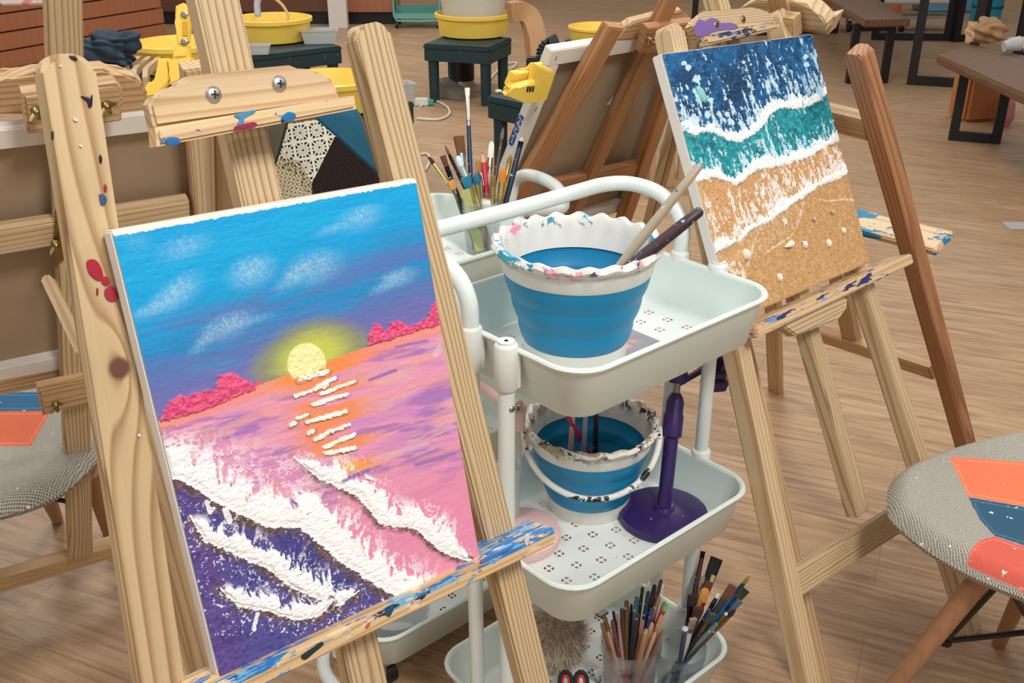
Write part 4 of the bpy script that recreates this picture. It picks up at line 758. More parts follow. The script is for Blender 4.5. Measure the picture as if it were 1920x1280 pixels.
def trolley(a0,b0,label,post_z,handle):
    base=tw(a0,b0,0); t=thing('utility_trolley',label,'trolley',base,'white three tier trolleys'); M=frame(base,(TA[0],TA[1],0),(TB[0],TB[1],0),(0,0,1))
    for z in (.85,.495,.145): tray(t,M,z)
    for k,(x,y) in enumerate(((-.012,.128),(-.012,.205),(.452,.128),(.452,.208))):
        zt=.862 if not (k in handle) else .86
        p=obj('post',lathe([(.0122,.05),(.0122,zt)],18,cap1=True),WHITE,t,M@T3(x,y,0),True)
        for z in (.85,.495,.145):
            bm=bmesh.new(); add_lathe(bm,[(.0150,z-.062),(.0172,z-.058),(.0175,z+.004),(.0150,z+.008)]+([(.003,z+.012)] if z==.85 and k not in handle else [(.0125,z+.009)]),18,c=(0,0,0),cap1=True); add_box(bm,(.004 if x<0 else -.014),(.014 if x<0 else -.004),-.0165,.0165,z-.06,z-.002,.002)
            obj('collar',bm,WHITE_P,p,M@T3(x,y,0),True)
        if k in (0,): screw((M@Vector((x-.000,y-.0122,.76)))[:] ,-(TB[0],TB[1],0)[0] and np.array([-TB[0],-TB[1],0]),.005,p,STEEL)
    for x,y in ((.05,.05),(.39,.05),(.05,.29),(.39,.29)):
        c=obj('caster',tube([(-.010,0,.022),(.010,0,.022)],.022,16),BLACK,t,M@T3(x,y,0),True); obj('caster_fork',box(-.014,.014,-.008,.012,.02,.065,.003),plain('grey fork',(170,172,174),.4) if 'grey fork' not in bpy.data.materials else bpy.data.materials['grey fork'],c,M@T3(x,y,0))
    return t,M
t1_,MT1=trolley(0,0,'nearer white three tier trolley with the blue collapsible buckets',.86,(1,3))
t2_,MT2=trolley(-.06,.434,'farther white three tier trolley behind the nearer one, carrying the brush jar',.86,(2,3))
# handle of the near trolley: rises from the two far posts and leans outwards
hb=[(.452,.208,.855),(.453,.208,.895),(.455,.226,.925),(.455,.268,.945),(.442,.318,.952),(.405,.346,.952),(.34,.352,.950),(.22,.352,.949),(.09,.352,.950),(.035,.346,.952),(-.002,.318,.952),(-.016,.268,.945),(-.015,.226,.925),(-.013,.207,.895),(-.012,.205,.855)]
obj('handle',tube(catmull(hb,6),.0128,16),WHITE,t1_,MT1,True)
hb=[(.452,.128,.855),(.452,.128,.90),(.452,.14,.935),(.45,.166,.945),(.452,.195,.935),(.452,.208,.90),(.452,.208,.855)]
h2=[dep(x,y,k) for x,y,k in ((1050,392,2.02),(1052,366,2.02),(1040,348,2.03),(1012,333,2.05),(984,328,2.08),(966,340,2.11),(958,372,2.13),(950,410,2.14))]
h2=[tw(.392,.565,.855)]+h2+[tw(.392,.64,.83)]
obj('handle',tube(catmull(h2,6),.0125,14),WHITE,t2_,None,True)
lp_=[dep(x,y,k) for x,y,k in ((622,1190,1.75),(607,1222,1.74),(608,1256,1.72),(626,1286,1.70),(660,1320,1.68))]; obj('floor_loop',tube(catmull(lp_,6),.0115,12),WHITE,t2_,None,True)
# paper under the bucket, tub in the lower tray
sh=tag(obj('paint_paper',box(.14,.30,.075,.20,.7675,.7690,.0005),plain('paint smeared paper',(150,146,150),.8,var=.3,scale=40,spots=[((222,150,140),30,.60),((196,190,120),44,.66)]),None,MT1@T3(.0,.02,0)),'paint smeared grey sheet under the large bucket, top tray','paper')
q=tw(.03,.50,.068); tag(obj('plastic_tub',lathe([(.05,0),(.062,.075),(.065,.078),(.060,.074),(.048,.004)],24),FROST,None,T3(*q),True),'translucent round tub in bottom tray of the farther trolley','tub','clear plastic tubs')
# ---------------------------------------------------------------- collapsible buckets
BLUE=plain('turquoise blue silicone',(16,132,178),.42,var=.05,spots=[((20,96,130),40,.74)])
def rim_mat(name,th,extra):
    m,nt,b=newmat(name); g=G(nt); tc=g.n('ShaderNodeTexCoord').outputs['Object']; c=L4((232,230,222)); s=g.n('ShaderNodeSeparateXYZ'); g.L(tc,s.inputs[0])
    up=g.ramp(s.outputs[2],[(th-.022,(0,0,0,1)),(th-.008,(1,1,1,1))])
    for col,sc,thr in extra:
        f=g.ramp(g.noise(tc,sc,4,.7,.4),[(thr,(0,0,0,1)),(thr+.02,(1,1,1,1))]); c=g.mix(g.m('MULTIPLY',f,g.m('ADD',g.m('MULTIPLY',up,.9),.1)),c,L4(col))
    g.L(c,b.inputs['Base Color']); b.inputs['Roughness'].default_value=.4; return m
RIM1=rim_mat('paint spotted white rim',.185,[((236,150,176),23,.60),((60,90,100),60,.62),((30,150,180),15,.57),((214,50,70),55,.68),((110,70,150),60,.69),((214,200,90),50,.67)])
RIM2=rim_mat('heavily painted rim',.165,[((176,160,130),20,.50),((24,26,34),31,.56),((40,110,150),43,.66),((190,60,80),37,.68)])
def bucket(c,H_,R0,R1,label,rim,dirty=False):
    t=thing('bucket',label,'bucket',c); M=T3(*c)
    obj('base',lathe([(R0*.97,0),(R0*.99,.004),(R0*1.0,H_*.16),(R0*.97,H_*.16),(R0*.95,.006),(.01,.005)],48,cap1=True),plain('white bucket base',(226,224,214),.45,var=.03,spots=[((70,70,76),50,.74)]) if 'white bucket base' not in bpy.data.materials else bpy.data.materials['white bucket base'],t,M,True)
    zb,zt=H_*.15,H_*.785; out=[];n=26
    for k in range(n+1):
        q=k/n; z=zb+(zt-zb)*q; r=R0*1.0+(R1*.955-R0)*(q**1.05); r+=R0*.050*(abs(math.sin(math.pi*(q*3.0+.05)))**.7-.55)*(1-.3*q); out.append((r,z))
    inn=[(r-.004,z) for r,z in out[::-1]]
    obj('bellows',lathe(out+inn,64,cap0=False),BLUE,t,M,True)
    # white collar and wavy rim
    def md(k,tt,r,z):
        w=math.cos(tt*21)
        if k in (3,4,5,6,7,8): return r+.0022*w,z+.0028*w
        return r,z
    pr_=[(R1*.945,zt-.004),(R1*.965,zt),(R1*.995,H_*.90),(R1*1.00,H_*.91),(R1*1.06,H_*.935),(R1*1.08,H_*.965),(R1*1.05,H_*1.0),(R1*.985,H_*.995),(R1*.955,H_*.96),(R1*.935,H_*.90),(R1*.872,H_*.735)]
    obj('rim',lathe(pr_,132,cap0=False,mod=md),rim,t,M,True)
    return t
B1=bucket(np.array([.097,1.412,.7665]),.185,.080,.1175,'large blue collapsible bucket with wavy white rim in the top tray',RIM1)
B2=bucket(np.array([.137,1.528,.4115]),.170,.0745,.110,'blue collapsible bucket with black stained rim and handle in the middle tray',RIM2)
obj('water',lathe([(.080,0),(.01,.0005)],40,cap1=True),plain('dark rinse water',(20,70,100),.08),B2,T3(.137,1.528,.4115+.085),True)
obj('water',lathe([(.074,0),(.01,.0005)],40,cap1=True),plain('blue bucket bottom water',(20,120,160),.15),B1,T3(.102,1.412,.7665+.045),True)
hc=np.array([.137,1.528,.4115+.155]); P=[]
for k in range(17):
    t=math.pi*k/16; P.append(hc+np.array([.119*math.cos(math.pi+t)*1.0,-.055*math.sin(t)-.055*math.sin(t),-.075*math.sin(t)]))
obj('bail_handle',tube(catmull(P,3),.0055,10),rim_mat('painted bail handle',.0,[((24,24,30),26,.55),((190,170,140),22,.6)]),B2,None,True)
# ---------------------------------------------------------------- brushes
CMAT={}
def cm(c,rough=.45,metal=0,spots=None,key=''):
    k=(tuple(c),metal,key)
    if k not in CMAT: CMAT[k]=plain('brush colour %d %d %d%s'%(c[0],c[1],c[2],key),c,rough,metal,var=.08,scale=60,spots=spots)
    return CMAT[k]
SPL=[((190,196,200),110,.66),((40,110,150),90,.68)]
def brush(tip,butt,r,hc,fc,bc,label,kind='flat',bl=.028,fl=.03,group=None,bw=None,cat='brush'):
    """a brush from its bristle tip to the butt of its handle"""
    tip=np.array(tip,float);butt=np.array(butt,float); z=N(tip-butt); L_=float(np.linalg.norm(tip-butt)); M=zframe(butt,z,np.array([1,.3,0.])); bw=bw or r*1.6
    t=thing('paintbrush',label,cat,butt,group); hl=L_-bl-fl
    obj('handle',lathe([(r*.45,0),(r*.75,.006),(r*.85,hl*.3),(r*1.15,hl*.75),(r*.95,hl)],12,cap1=True),cm(hc,spots=SPL,key='p'),t,M,True)
    bm=bmesh.new(); ell=1 if kind!='flat' else .45
    add_lathe(bm,[(r,hl-.002),(r,hl+.008),(r*1.08,hl+.009),(r,hl+.011),(bw*.95,hl+fl)],12,cap1=True,mod=lambda k,tt,rr,zz:(rr*(1 if k<4 else math.hypot(math.cos(tt),ell*math.sin(tt))),zz)); obj('ferrule',bm,cm(fc,.3,.9),t,M,True)
    zz0=hl+fl
    pf={'flat':[(bw*.9,zz0-.002),(bw*1.05,zz0+bl*.5),(bw*1.12,zz0+bl)],'round':[(bw*.85,zz0-.002),(bw*1.05,zz0+bl*.35),(bw*.7,zz0+bl*.75),(bw*.1,zz0+bl)],'fil':[(bw*.9,zz0-.002),(bw*1.05,zz0+bl*.5),(bw*.85,zz0+bl*.85),(bw*.3,zz0+bl)]}[kind]
    e=.35 if kind=='flat' else (.55 if kind=='fil' else 1); bm=lathe(pf,14,cap1=True,mod=lambda k,tt,rr,q:(rr*math.hypot(math.cos(tt),e*math.sin(tt)),q)); obj('bristles',bm,cm(bc,.85,key='b'),t,M,True); return t
def stick(a,b,r,c,label,kind='handle',group=None,cap=None):
    """handle end up, bristles hidden below"""
    a=np.array(a,float);b=np.array(b,float); z=N(a-b); M=zframe(b,z); L_=float(np.linalg.norm(a-b)); t=thing('paintbrush',label,'brush',b,group)
    obj('handle',lathe([(r*.8,.012),(r*1.1,L_*.4),(r,L_*.8),(r*.85,L_*.98),(r*.5,L_)],12,cap1=True),cm(c,spots=SPL,key='p'),t,M,True)
    if cap: obj('handle_tip',lathe([(r*.9,L_-.006),(r*.9,L_),(r*.5,L_+.004)],12,cap1=True),cm(cap),t,M,True)
    obj('bristles',lathe([(r*.5,-.012),(r*1.0,.0),(r*.9,.013)],10,cap1=True),cm((90,70,54),.9,key='b'),t,M,True); return t
def jar(c,R,H_,label,tint,cat='jar'):
    t=thing('brush_jar',label,cat,c,'clear plastic brush jars'); m=plain('clear cup '+label[:8],tint,.10,trans=.85,var=.06,scale=25,alpha=.42,spots=[((90,100,130),26,.62),((60,50,70),34,.66)])
    obj('jar_body',lathe([(R*.80,0),(R*.82,.003),(R*.93,H_*.75),(R*.97,H_*.78),(R*.94,H_*.81),(R*.99,H_*.86),(R*.96,H_*.89),(R*1.0,H_*.99),(R*.98,H_),(R*.93,H_*.97),(R*.90,H_*.75),(R*.78,.006),(.005,.005)],40,cap1=True),m,t,T3(*c),True); return t
# jar on the farther trolley
jc=tw(*tab(905,470,.768),.768); jar(jc,.040,.105,'clear jar crowded with brushes in top tray of the farther trolley',(196,200,196))
dj=float((jc-CP)@FW); G1='brushes in the jar on the farther trolley'
def jb(tx,ty,bx,by,r,hc,fc,bc,label,kind='flat',bl=.028,fl=.03,bw=None,dk=0.):
    tip=dep(tx,ty,dj+dk); low=dep(bx,by,dj+dk*.5); z=N(low-tip); L_=(tip[2]-(.7705+r))/-z[2]; butt=tip+z*L_; v=butt[:2]-jc[:2]; rr=np.linalg.norm(v)
    if rr>.024: butt[:2]=jc[:2]+v/rr*.024
    return brush(tip,butt,r,hc,fc,bc,label,kind,bl,fl,G1,bw)
jb(876,165,882,320,.0042,(24,44,84),(176,172,166),(226,226,206),'tall brush with speckled navy handle and white square tip, tallest in jar','flat',.016,.058,.0048,.02)
jb(860,256,872,335,.0050,(150,150,150),(120,124,130),(112,72,40),'broad flat brush with brown bristles and silver ferrule in the jar','flat',.034,.030,.0098,.01)
jb(834,272,866,340,.0036,(30,28,30),(40,40,42),(120,84,50),'thin black brush leaning left with fine point','round',.020,.02,.003,0)
jb(830,292,862,380,.0050,(26,22,26),(34,30,34),(92,58,36),'black brush with short dark brown tip, second from left','flat',.022,.02,.0055,-.01)
jb(803,293,846,350,.0036,(150,120,60),(206,180,104),(60,40,30),'leftmost brush with gold ferrule and dark tip leaning far left','round',.018,.045,.0042,-.01)
jb(845,338,868,400,.0044,(60,56,54),(110,106,100),(214,150,76),'small brush with orange bristles low at left of jar','flat',.018,.02,.0065,-.03)
jb(858,292,885,360,.0056,(200,220,232),(206,226,236),(210,228,236),'pale blue plastic handled tool pointing up left in jar','fil',.02,.04,.006,-.03)
jb(922,265,915,350,.0050,(176,160,126),(178,160,130),(232,226,208),'brush with rounded cream bristles and tan handle','fil',.034,.028,.0062,.02)
jb(944,238,928,340,.0038,(70,54,44),(90,74,60),(110,100,92),'thin dark brush with grey pointed tip right of centre','round',.026,.02,.0036,.03)
jb(944,316,948,375,.0052,(196,164,92),(216,188,112),(210,128,46),'brush with orange filbert bristles and gold ferrule at right','fil',.026,.044,.0078,-.02)
jb(979,257,962,372,.0052,(26,40,60),(30,46,66),(190,196,196),'dark speckled brush handle leaning right, rightmost in jar','round',.010,.01,.0042,0)
jb(892,324,898,372,.0048,(120,110,80),(196,174,110),(22,110,140),'brush with blue painted bristles in middle of jar','round',.022,.038,.0078,-.025)
jb(872,332,890,375,.0050,(110,96,60),(206,180,96),(40,120,150),'wide brush with blue green bristles and gold ferrule left of centre','flat',.022,.042,.0088,-.04)
jb(905,305,908,350,.0045,(110,80,56),(150,140,130),(200,150,84),'flat brush with wide orange bristles behind the red pencil','flat',.020,.03,.0135,.03)
jb(925,328,925,375,.0045,(70,66,60),(196,172,110),(130,104,60),'brush with olive brown bristles in front of cream brush','fil',.022,.035,.006,-.03)
jb(958,290,940,372,.0036,(214,196,80),(196,160,80),(150,110,50),'thin yellow handled brush leaning right','round',.018,.035,.005,.0)
# red pencil and olive palette strip
tp_=dep(904,284,dj); bt_=dep(915,372,dj); bt_=tp_+(bt_-tp_)*1.75; pc=thing('pencil','red hexagonal pencil standing point up in the brush jar','pencil',bt_); L_=float(np.linalg.norm(tp_-bt_)); M=zframe(bt_,tp_-bt_)
obj('shaft',lathe([(.0048,0),(.0048,L_-.022)],6,cap1=True),plain('pencil red',(214,40,74),.4),pc,M); obj('cone',lathe([(.0047,L_-.022),(.0014,L_-.004)],12,cap1=True),plain('cut cedar',(224,176,140),.7),pc,M,True); obj('lead',lathe([(.0014,L_-.004),(.0003,L_)],8,cap1=True),BLACK,pc,M)
a_=dep(872,355,dj-.045); b_=dep(900,470,dj-.035); M=zframe(b_,a_-b_,(1,.3,0)); tag(obj('palette_strip',box(-.009,.009,-.0012,.0012,0,float(np.linalg.norm(a_-b_)),.001),plain('olive card',(160,168,96),.6),None,M),'olive green flat strip standing in the brush jar','strip')
# two long brushes in the top bucket
o=stick(dep(1314,308,1.44),dep(1128,540,1.47),.0068,(172,158,134),'long pale wooden brush leaning out of the top bucket, handle up',group='brushes leaning in the top bucket'); blobM=None
o=stick(dep(1316,393,1.42),dep(1130,540,1.44),.0086,(58,34,46),'thick dark purple brush leaning out of the top bucket, handle up',group='brushes leaning in the top bucket')
# brushes in the lower bucket
for k,(x,y,c,nm) in enumerate(((1075,782,(214,170,160),'pale pink'),(1098,790,(150,160,190),'grey blue'),(1118,785,(30,30,40),'black'),(1063,790,(176,50,80),'crimson'))):
    a=dep(x,y-14,1.66); b=np.array([.137+.05*(k-1.5)/2,1.528+.01*k,.42]); stick(a,b,.0045,c,nm+' handled brush standing in the middle tray bucket',group='brushes in the middle bucket')
# ---------------------------------------------------------------- purple and pink phone stands
pc0=atz(1243,972,.4115); ps=thing('phone_stand','dark purple phone stand with round ribbed base in the middle tray','phone stand',pc0); DPK=float((pc0-CP)@FW)
obj('base',lathe([(.074,0),(.078,.004),(.077,.016),(.070,.020),(.02,.024),(.016,.03)],60,cap1=True,mod=lambda k,t,r,z:(r*(1+(.008*(1 if math.sin(t*40)>0 else 0) if k in(1,2) else 0)),z)),PURPLE,ps,T3(*pc0),True)
ptop=dep(1270,716,DPK-.02); pl0=pc0+np.array([0,0,.02]); zd=N(ptop-pl0); M=zframe(pl0,zd); Lp=float(np.linalg.norm(ptop-pl0))
obj('pole',lathe([(.0125,0),(.0125,.13)],24,cap1=True),PURPLE,ps,M,True)
obj('pole_sleeve',lathe([(.0125,.125),(.0175,.13),(.0175,.165),(.0155,.17),(.0155,.19),(.013,.197),(.008,.205)],24,cap1=True),PURPLE,ps,M,True)
obj('inner_rod',lathe([(.0065,.2),(.0065,.23)],14,cap1=True),plain('worn rod',(150,140,130),.35,metal=.6,spots=[((230,230,230),90,.6)]),ps,M,True)
obj('swivel',lathe([(.014,.222),(.0155,.226),(.0155,.25),(.013,.252),(.013,.30)],20,cap1=True,mod=lambda k,t,r,z:(r*(1+.05*(math.sin(t*14)>0)),z)),PURPLE,ps,M,True)
# purple clamp on the end of the stand, showing below the right end of the top tray
cq=dep(1342,704,1.80); bm=bmesh.new(); add_box(bm,-.026,.020,-.010,.010,-.020,.012,.003); add_box(bm,-.022,.026,-.016,-.010,-.026,-.004,.002); add_box(bm,-.008,.018,-.008,.008,.012,.045,.003)
pcl=thing('phone_clamp','dark purple phone clamp hanging by the right end of top tray','clamp',cq); obj('clamp_body',bm,PURPLE,pcl,T3(*cq)@Matrix.Rotation(.3,4,'Y')@Matrix.Rotation(.6,4,'Z')); obj('arm',tube([cq+np.array([-.005,0,.03]),ptop+(cq-ptop)*.5+np.array([0,0,.012]),ptop+np.array([0,0,-.004])],.006,10),PURPLE,pcl,None,True)
cq=dep(1370,690,1.84); kb=thing('clip','small black red and blue painted clip beside the purple clamp','clip',cq); obj('clip_body',box(-.018,.014,-.01,.01,-.01,.014,.003),BLACK,kb,T3(*cq)@Matrix.Rotation(.5,4,'Y')); obj('red_pad',lathe([(.008,0),(.009,.008),(.004,.014)],10,cap1=True),plain('red pad',(200,50,44),.4),kb,T3(cq[0]-.008,cq[1]-.004,cq[2]-.022),True); obj('blue_pad',lathe([(.006,0),(.008,.01),(.004,.02)],10,cap1=True),plain('blue pad',(60,130,190),.4),kb,T3(cq[0]+.014,cq[1]-.004,cq[2]-.012),True)
# pink stand
PINK=plain('pale pink plastic',(232,192,190),.4,var=.03); q=atz(974,1012,.4115); q=np.array([q[0],q[1],.4115]); pk=thing('phone_stand','pale pink phone stand with round base at left end of the middle tray','phone stand',q)
obj('base',lathe([(.066,0),(.070,.006),(.069,.020),(.060,.026),(.01,.028)],40,cap1=True),PINK,pk,T3(*q),True)
kp=float((q-CP)@FW); a=q+np.array([-.012,.03,.026]); tpz=dep(972,800,kp-.02); obj('pole',tube([a,a+(tpz-a)*.55],.011,16),FROST,pk,None,True); obj('upper_pole',tube([a+(tpz-a)*.55,a+(tpz-a)*1.0],.0095,16),CLEAR,pk,None,True)
o=obj('swivel',tube([dep(972,808,kp-.02),dep(971,760,kp-.02)],[.010,.015],16),PINK,pk,None,True); screw(dep(972,767,kp-.034),N(CP-dep(972,767,kp)),.008,o,STEEL)
obj('arm',tube([dep(974,762,kp-.02),dep(935,748,kp+.02),dep(893,712,kp+.06)],[.011,.010,.007],12),PINK,pk,None,True)
# ---------------------------------------------------------------- yellow phone clamps
def boltcap(c,n,par): 
    obj('bolt',lathe([(.006,-.004),(.006,.003),(.004,.004)],6,cap1=True),STEEL,par,zframe(c,n))
Kc=1.72; Y=lambda x,y,d=0.:dep(x,y,Kc+d)
ys=thing('phone_stand','yellow jointed phone stand rising behind the clamp of front easel','phone stand',(dep(330,150,Kc)[0],dep(330,150,Kc)[1],0)); YP=Plane(Y(340,100),(1,0,0),(0,.2,1))
yb=board('upper_link',[(332,12),(345,6),(356,16),(358,38),(356,78),(348,88),(334,84),(332,66),(334,42),(331,28)],YP,0,.018,YEL,ys,.003)
for x,y in ((346,27),(346,78)): boltcap(YP.pt(x,y,-.011),YP.n,yb)
board('link_core',[(342,40),(352,40),(352,68),(342,68)],YP,-.009,.004,plain('deep yellow plastic',(222,170,40),.5),ys,.001)
board('clamp_neck',[(328,88),(356,86),(356,108),(327,110)],YP,.0,.022,YEL,ys,.003)
board('clamp_body',[(318,112),(360,108),(361,122),(344,150),(330,158),(322,158),(322,140)],YP,.0,.026,YEL,ys,.003)
board('clamp_jaw',[(299,110),(319,109),(318,150),(322,152),(298,180),(272,184),(273,166),(281,154),(296,152)],YP,.006,.02,YEL,ys,.003)
yq=dep(350,145,Kc+.01); obj('wood_knob',tube([yq,yq+np.array([.05,.02,.0])],.022,18),wood('knob wood',(206,170,122),(150,110,70)),ys,None,True)
yf=dep(335,140,2.35); obj('pole',tube([dep(342,150,Kc+.02),np.array([-.80,2.42,.9]),np.array([-.85,2.5,.02])],.009,12),YEL,ys,None,True); obj('base',lathe([(.09,0),(.09,.018),(.02,.024)],30,cap1=True),YEL,ys,T3(-.85,2.5,0),True)
Kd=2.16; KP=Plane(dep(1000,160,Kd-.05),PD.a,PD.u)
yc=thing('phone_clamp','yellow plastic phone clamp gripping corner of the reversed canvas','clamp',dep(1000,160,Kd))
KP=Plane(PD.pt(1000,160,-.012),PD.a,PD.u)
board('clamp_back',[(1000,118),(1036,132),(1037,142),(1022,186),(1000,192),(988,186),(990,150)],KP,0,.012,YEL,yc,.003)
board('clamp_arm',[(958,134),(992,133),(996,120),(1016,118),(1018,130),(998,152),(970,156),(960,160),(950,164),(948,158)],KP,.012,.014,YEL,yc,.003)
board('clamp_jaw',[(944,176),(952,168),(950,160),(958,162),(968,160),(1000,150),(1012,160),(1004,190),(980,190),(968,184)],KP,-.008,.016,YEL,yc,.003)
for k in range(3): board('clamp_slot',[(989+k*5,163),(992+k*5,162),(990+k*5,172),(987+k*5,172)],KP,-.0168,.001,BLACK,yc,0)
# dark articulated arm rising behind that clamp
Ka=2.5; P=[dep(x,y,Ka) for x,y in ((1012,120),(1014,104),(1016,92),(1024,82),(1034,80))]; ar=thing('gooseneck_arm','black ribbed gooseneck clip arm above the yellow clamp','arm',dep(1012,120,Ka)); obj('arm',tube(catmull(P,4),[.010+.003*(i%2) for i in range(17)],10),BLACK,ar,None,True); obj('head',tube([dep(1030,84,Ka),dep(1046,78,Ka)],[.018,.022],12),BLACK,ar,None,True); obj('grip',box(-.028,.026,-.02,.02,-.02,.02,.004),BLACK,ar,T3(*dep(1008,122,Ka)))
obj('stem',tube([dep(1008,126,Ka),dep(975,360,Ka+.1),np.array([*dep(975,360,Ka+.1)[:2],.0])],.008,8),BLACK,ar,None,True)
# ---------------------------------------------------------------- jars in the bottom tray
ZB=.0625
j1=np.array([.217,1.432,ZB]); jar(j1,.056,.118,'clear jar of upturned wooden handles in the bottom tray, left of two',(196,178,180))
jd2=atz(1290,1212,.165); j2=np.array([jd2[0]-.012,jd2[1]+.004,ZB]); jar(j2,.047,.100,'clear jar of bristle up brushes in the bottom tray, right of two',(186,196,196))
G2='brush handles in the left jar of the bottom tray'; d1=float((j1+np.array([0,0,.118])-CP)@FW)
for k,(tx,ty,r,c,nm,dk) in enumerate(((1128,1168,.0042,(150,104,66),'leftmost brown handle',-.01),(1140,1184,.0036,(196,140,120),'pinkish short handle by left rim',-.03),(1133,1155,.0048,(128,92,56),'olive brown thick handle',.0),(1150,1145,.0034,(44,54,110),'navy thin handle',.03),(1158,1150,.0034,(196,150,140),'paint dabbed pink handle',.02),(1175,1125,.005,(120,88,56),'tall brown flat handle',.03),(1194,1118,.005,(60,110,120),'teal handle',.02),(1216,1108,.0042,(40,56,70),'blue black handle',.0),(1228,1096,.005,(36,28,30),'tall black handle',.01),(1240,1086,.004,(80,56,44),'dark brown handle behind',.04),(1212,1180,.0054,(176,138,96),'front tan handle with round end',-.035),(1223,1168,.005,(190,150,106),'tan handle with hollow end',-.03),(1241,1154,.0055,(196,144,108),'rosy tan handle',-.02),(1228,1186,.0036,(208,160,150),'small pink round end handle',-.04),(1244,1180,.0034,(150,110,80),'short brown handle at right rim',-.03),(1222,1140,.0038,(40,70,140),'blue handle',.0),(1166,1140,.0045,(90,62,46),'chocolate brown handle',.03),(1184,1132,.0032,(30,30,34),'slim black handle',.04),(1205,1100,.0036,(52,40,36),'slender charcoal handle',.05),(1236,1118,.0048,(150,110,76),'cinnamon wood handle',.04),(1218,1122,.0034,(200,180,160),'cream thin handle',.045),(1148,1162,.004,(110,80,60),'umber handle',.0),(1196,1150,.0046,(70,46,40),'dark maroon handle',-.005),(1206,1162,.0036,(176,120,110),'dusty pink handle',-.01),(1246,1128,.0042,(120,116,110),'grey handle',.03))):
    tip=dep(tx,ty,d1+dk); off=np.array([(tx-1185)/60*.018,0.0+dk*.4,0]); butt=np.array([j1[0]+off[0]*.9,j1[1]+dk*.25,ZB+.012]); stick(tip,butt,r,c,nm+' in the bottom tray left jar',group=G2)
pn=dep(1252,1132,d1-.01); pb_=np.array([j1[0]-.012,j1[1],ZB+.012]); pnc=thing('pencil','red pencil with green tip slanting in bottom tray jar','pencil',pb_); L_=float(np.linalg.norm(pn-pb_)); M=zframe(pb_,pn-pb_); obj('shaft',lathe([(.0048,0),(.0048,L_-.014)],6,cap1=True),bpy.data.materials['pencil red'],pnc,M); obj('tip',lathe([(.0046,L_-.014),(.002,L_)],10,cap1=True),plain('lime green',(110,196,60),.5),pnc,M)
G3='bristle up brushes in the right jar of the bottom tray'; d2_=float((j2+np.array([0,0,.10])-CP)@FW)
for tx,ty,r,hc,fc,bc,kind,bl,fl,bw,dk,nm in ((1318,1034,.0045,(50,30,34),(50,30,34),(44,26,30),'round',.005,.005,.004,.06,'long dark maroon handle tallest of the jar'),(1344,1046,.006,(30,50,90),(30,60,100),(22,24,28),'flat',.048,.03,.0115,.06,'wide black bristled brush with blue ferrule'),(1406,1078,.0046,(40,100,170),(40,100,170),(196,170,60),'round',.02,.02,.004,.03,'blue handled brush with yellow tip farthest right'),(1398,1104,.0065,(40,90,150),(50,110,170),(70,90,60),'flat',.022,.03,.009,.02,'blue brush with olive green square bristles'),(1376,1098,.006,(60,40,34),(50,36,32),(120,74,60),'flat',.03,.03,.009,.0,'dark brush with reddish brown bristles'),(1324,1102,.006,(150,110,70),(206,120,50),(206,140,70),'fil',.026,.03,.0095,.02,'orange filbert brush'),(1348,1112,.0042,(30,60,120),(60,80,120),(226,222,214),'round',.01,.02,.004,.01,'blue handle with white dab tip'),(1318,1080,.004,(120,104,90),(150,140,130),(150,130,110),'flat',.02,.03,.005,.05,'grey brown thin brush'),(1300,1116,.005,(70,50,44),(60,44,40),(44,34,34),'flat',.02,.03,.010,.0,'short wide dark brush'),(1380,1142,.0045,(90,60,44),(150,110,60),(46,34,40),'round',.02,.03,.004,-.02,'brown brush leaning right over rim'),(1364,1148,.0042,(110,130,120),(110,130,90),(228,216,200),'round',.006,.02,.003,-.03,'green grey handle with cream end'),(1300,1160,.0058,(210,206,196),(160,160,160),(150,140,130),'flat',.01,.02,.007,-.035,'clear acrylic handled flat brush lying across the rim'),(1285,1175,.0045,(80,76,110),(150,150,170),(214,214,224),'round',.006,.01,.006,-.03,'handle with pale lilac ball end'),(1310,1140,.006,(70,50,40),(190,150,80),(70,44,34),'flat',.02,.04,.010,-.01,'brush with gold ferrule and dark bristles'),(1330,1090,.005,(60,44,40),(90,80,70),(90,60,46),'flat',.03,.03,.008,.03,'umber bristled broad brush'),(1358,1124,.005,(44,60,56),(130,120,90),(60,70,60),'flat',.022,.03,.007,.0,'mossy flat brush'),(1388,1126,.0045,(60,90,120),(140,140,150),(90,110,130),'flat',.02,.03,.006,-.01,'slate blue thin brush'),(1312,1120,.0048,(90,64,50),(196,170,110),(170,110,60),'fil',.024,.03,.007,.01,'rust coloured filbert brush'),(1336,1150,.005,(40,36,40),(120,110,90),(60,80,76),'flat',.02,.03,.008,-.02,'teal stained dark brush'),(1338,1078,.0045,(196,170,120),(176,160,120),(190,170,120),'flat',.02,.03,.004,.05,'pale wooden thin brush')):
    tip=dep(tx,ty,d2_+dk); dx=(tx-1290)/1900*d2_; butt=np.array([j2[0]-max(-.02,min(.026,dx*.35)),j2[1]-dk*.35,ZB+.012]); brush(tip,butt,r,hc,fc,bc,nm+' in the bottom tray right jar',kind,bl,fl,G3,bw)
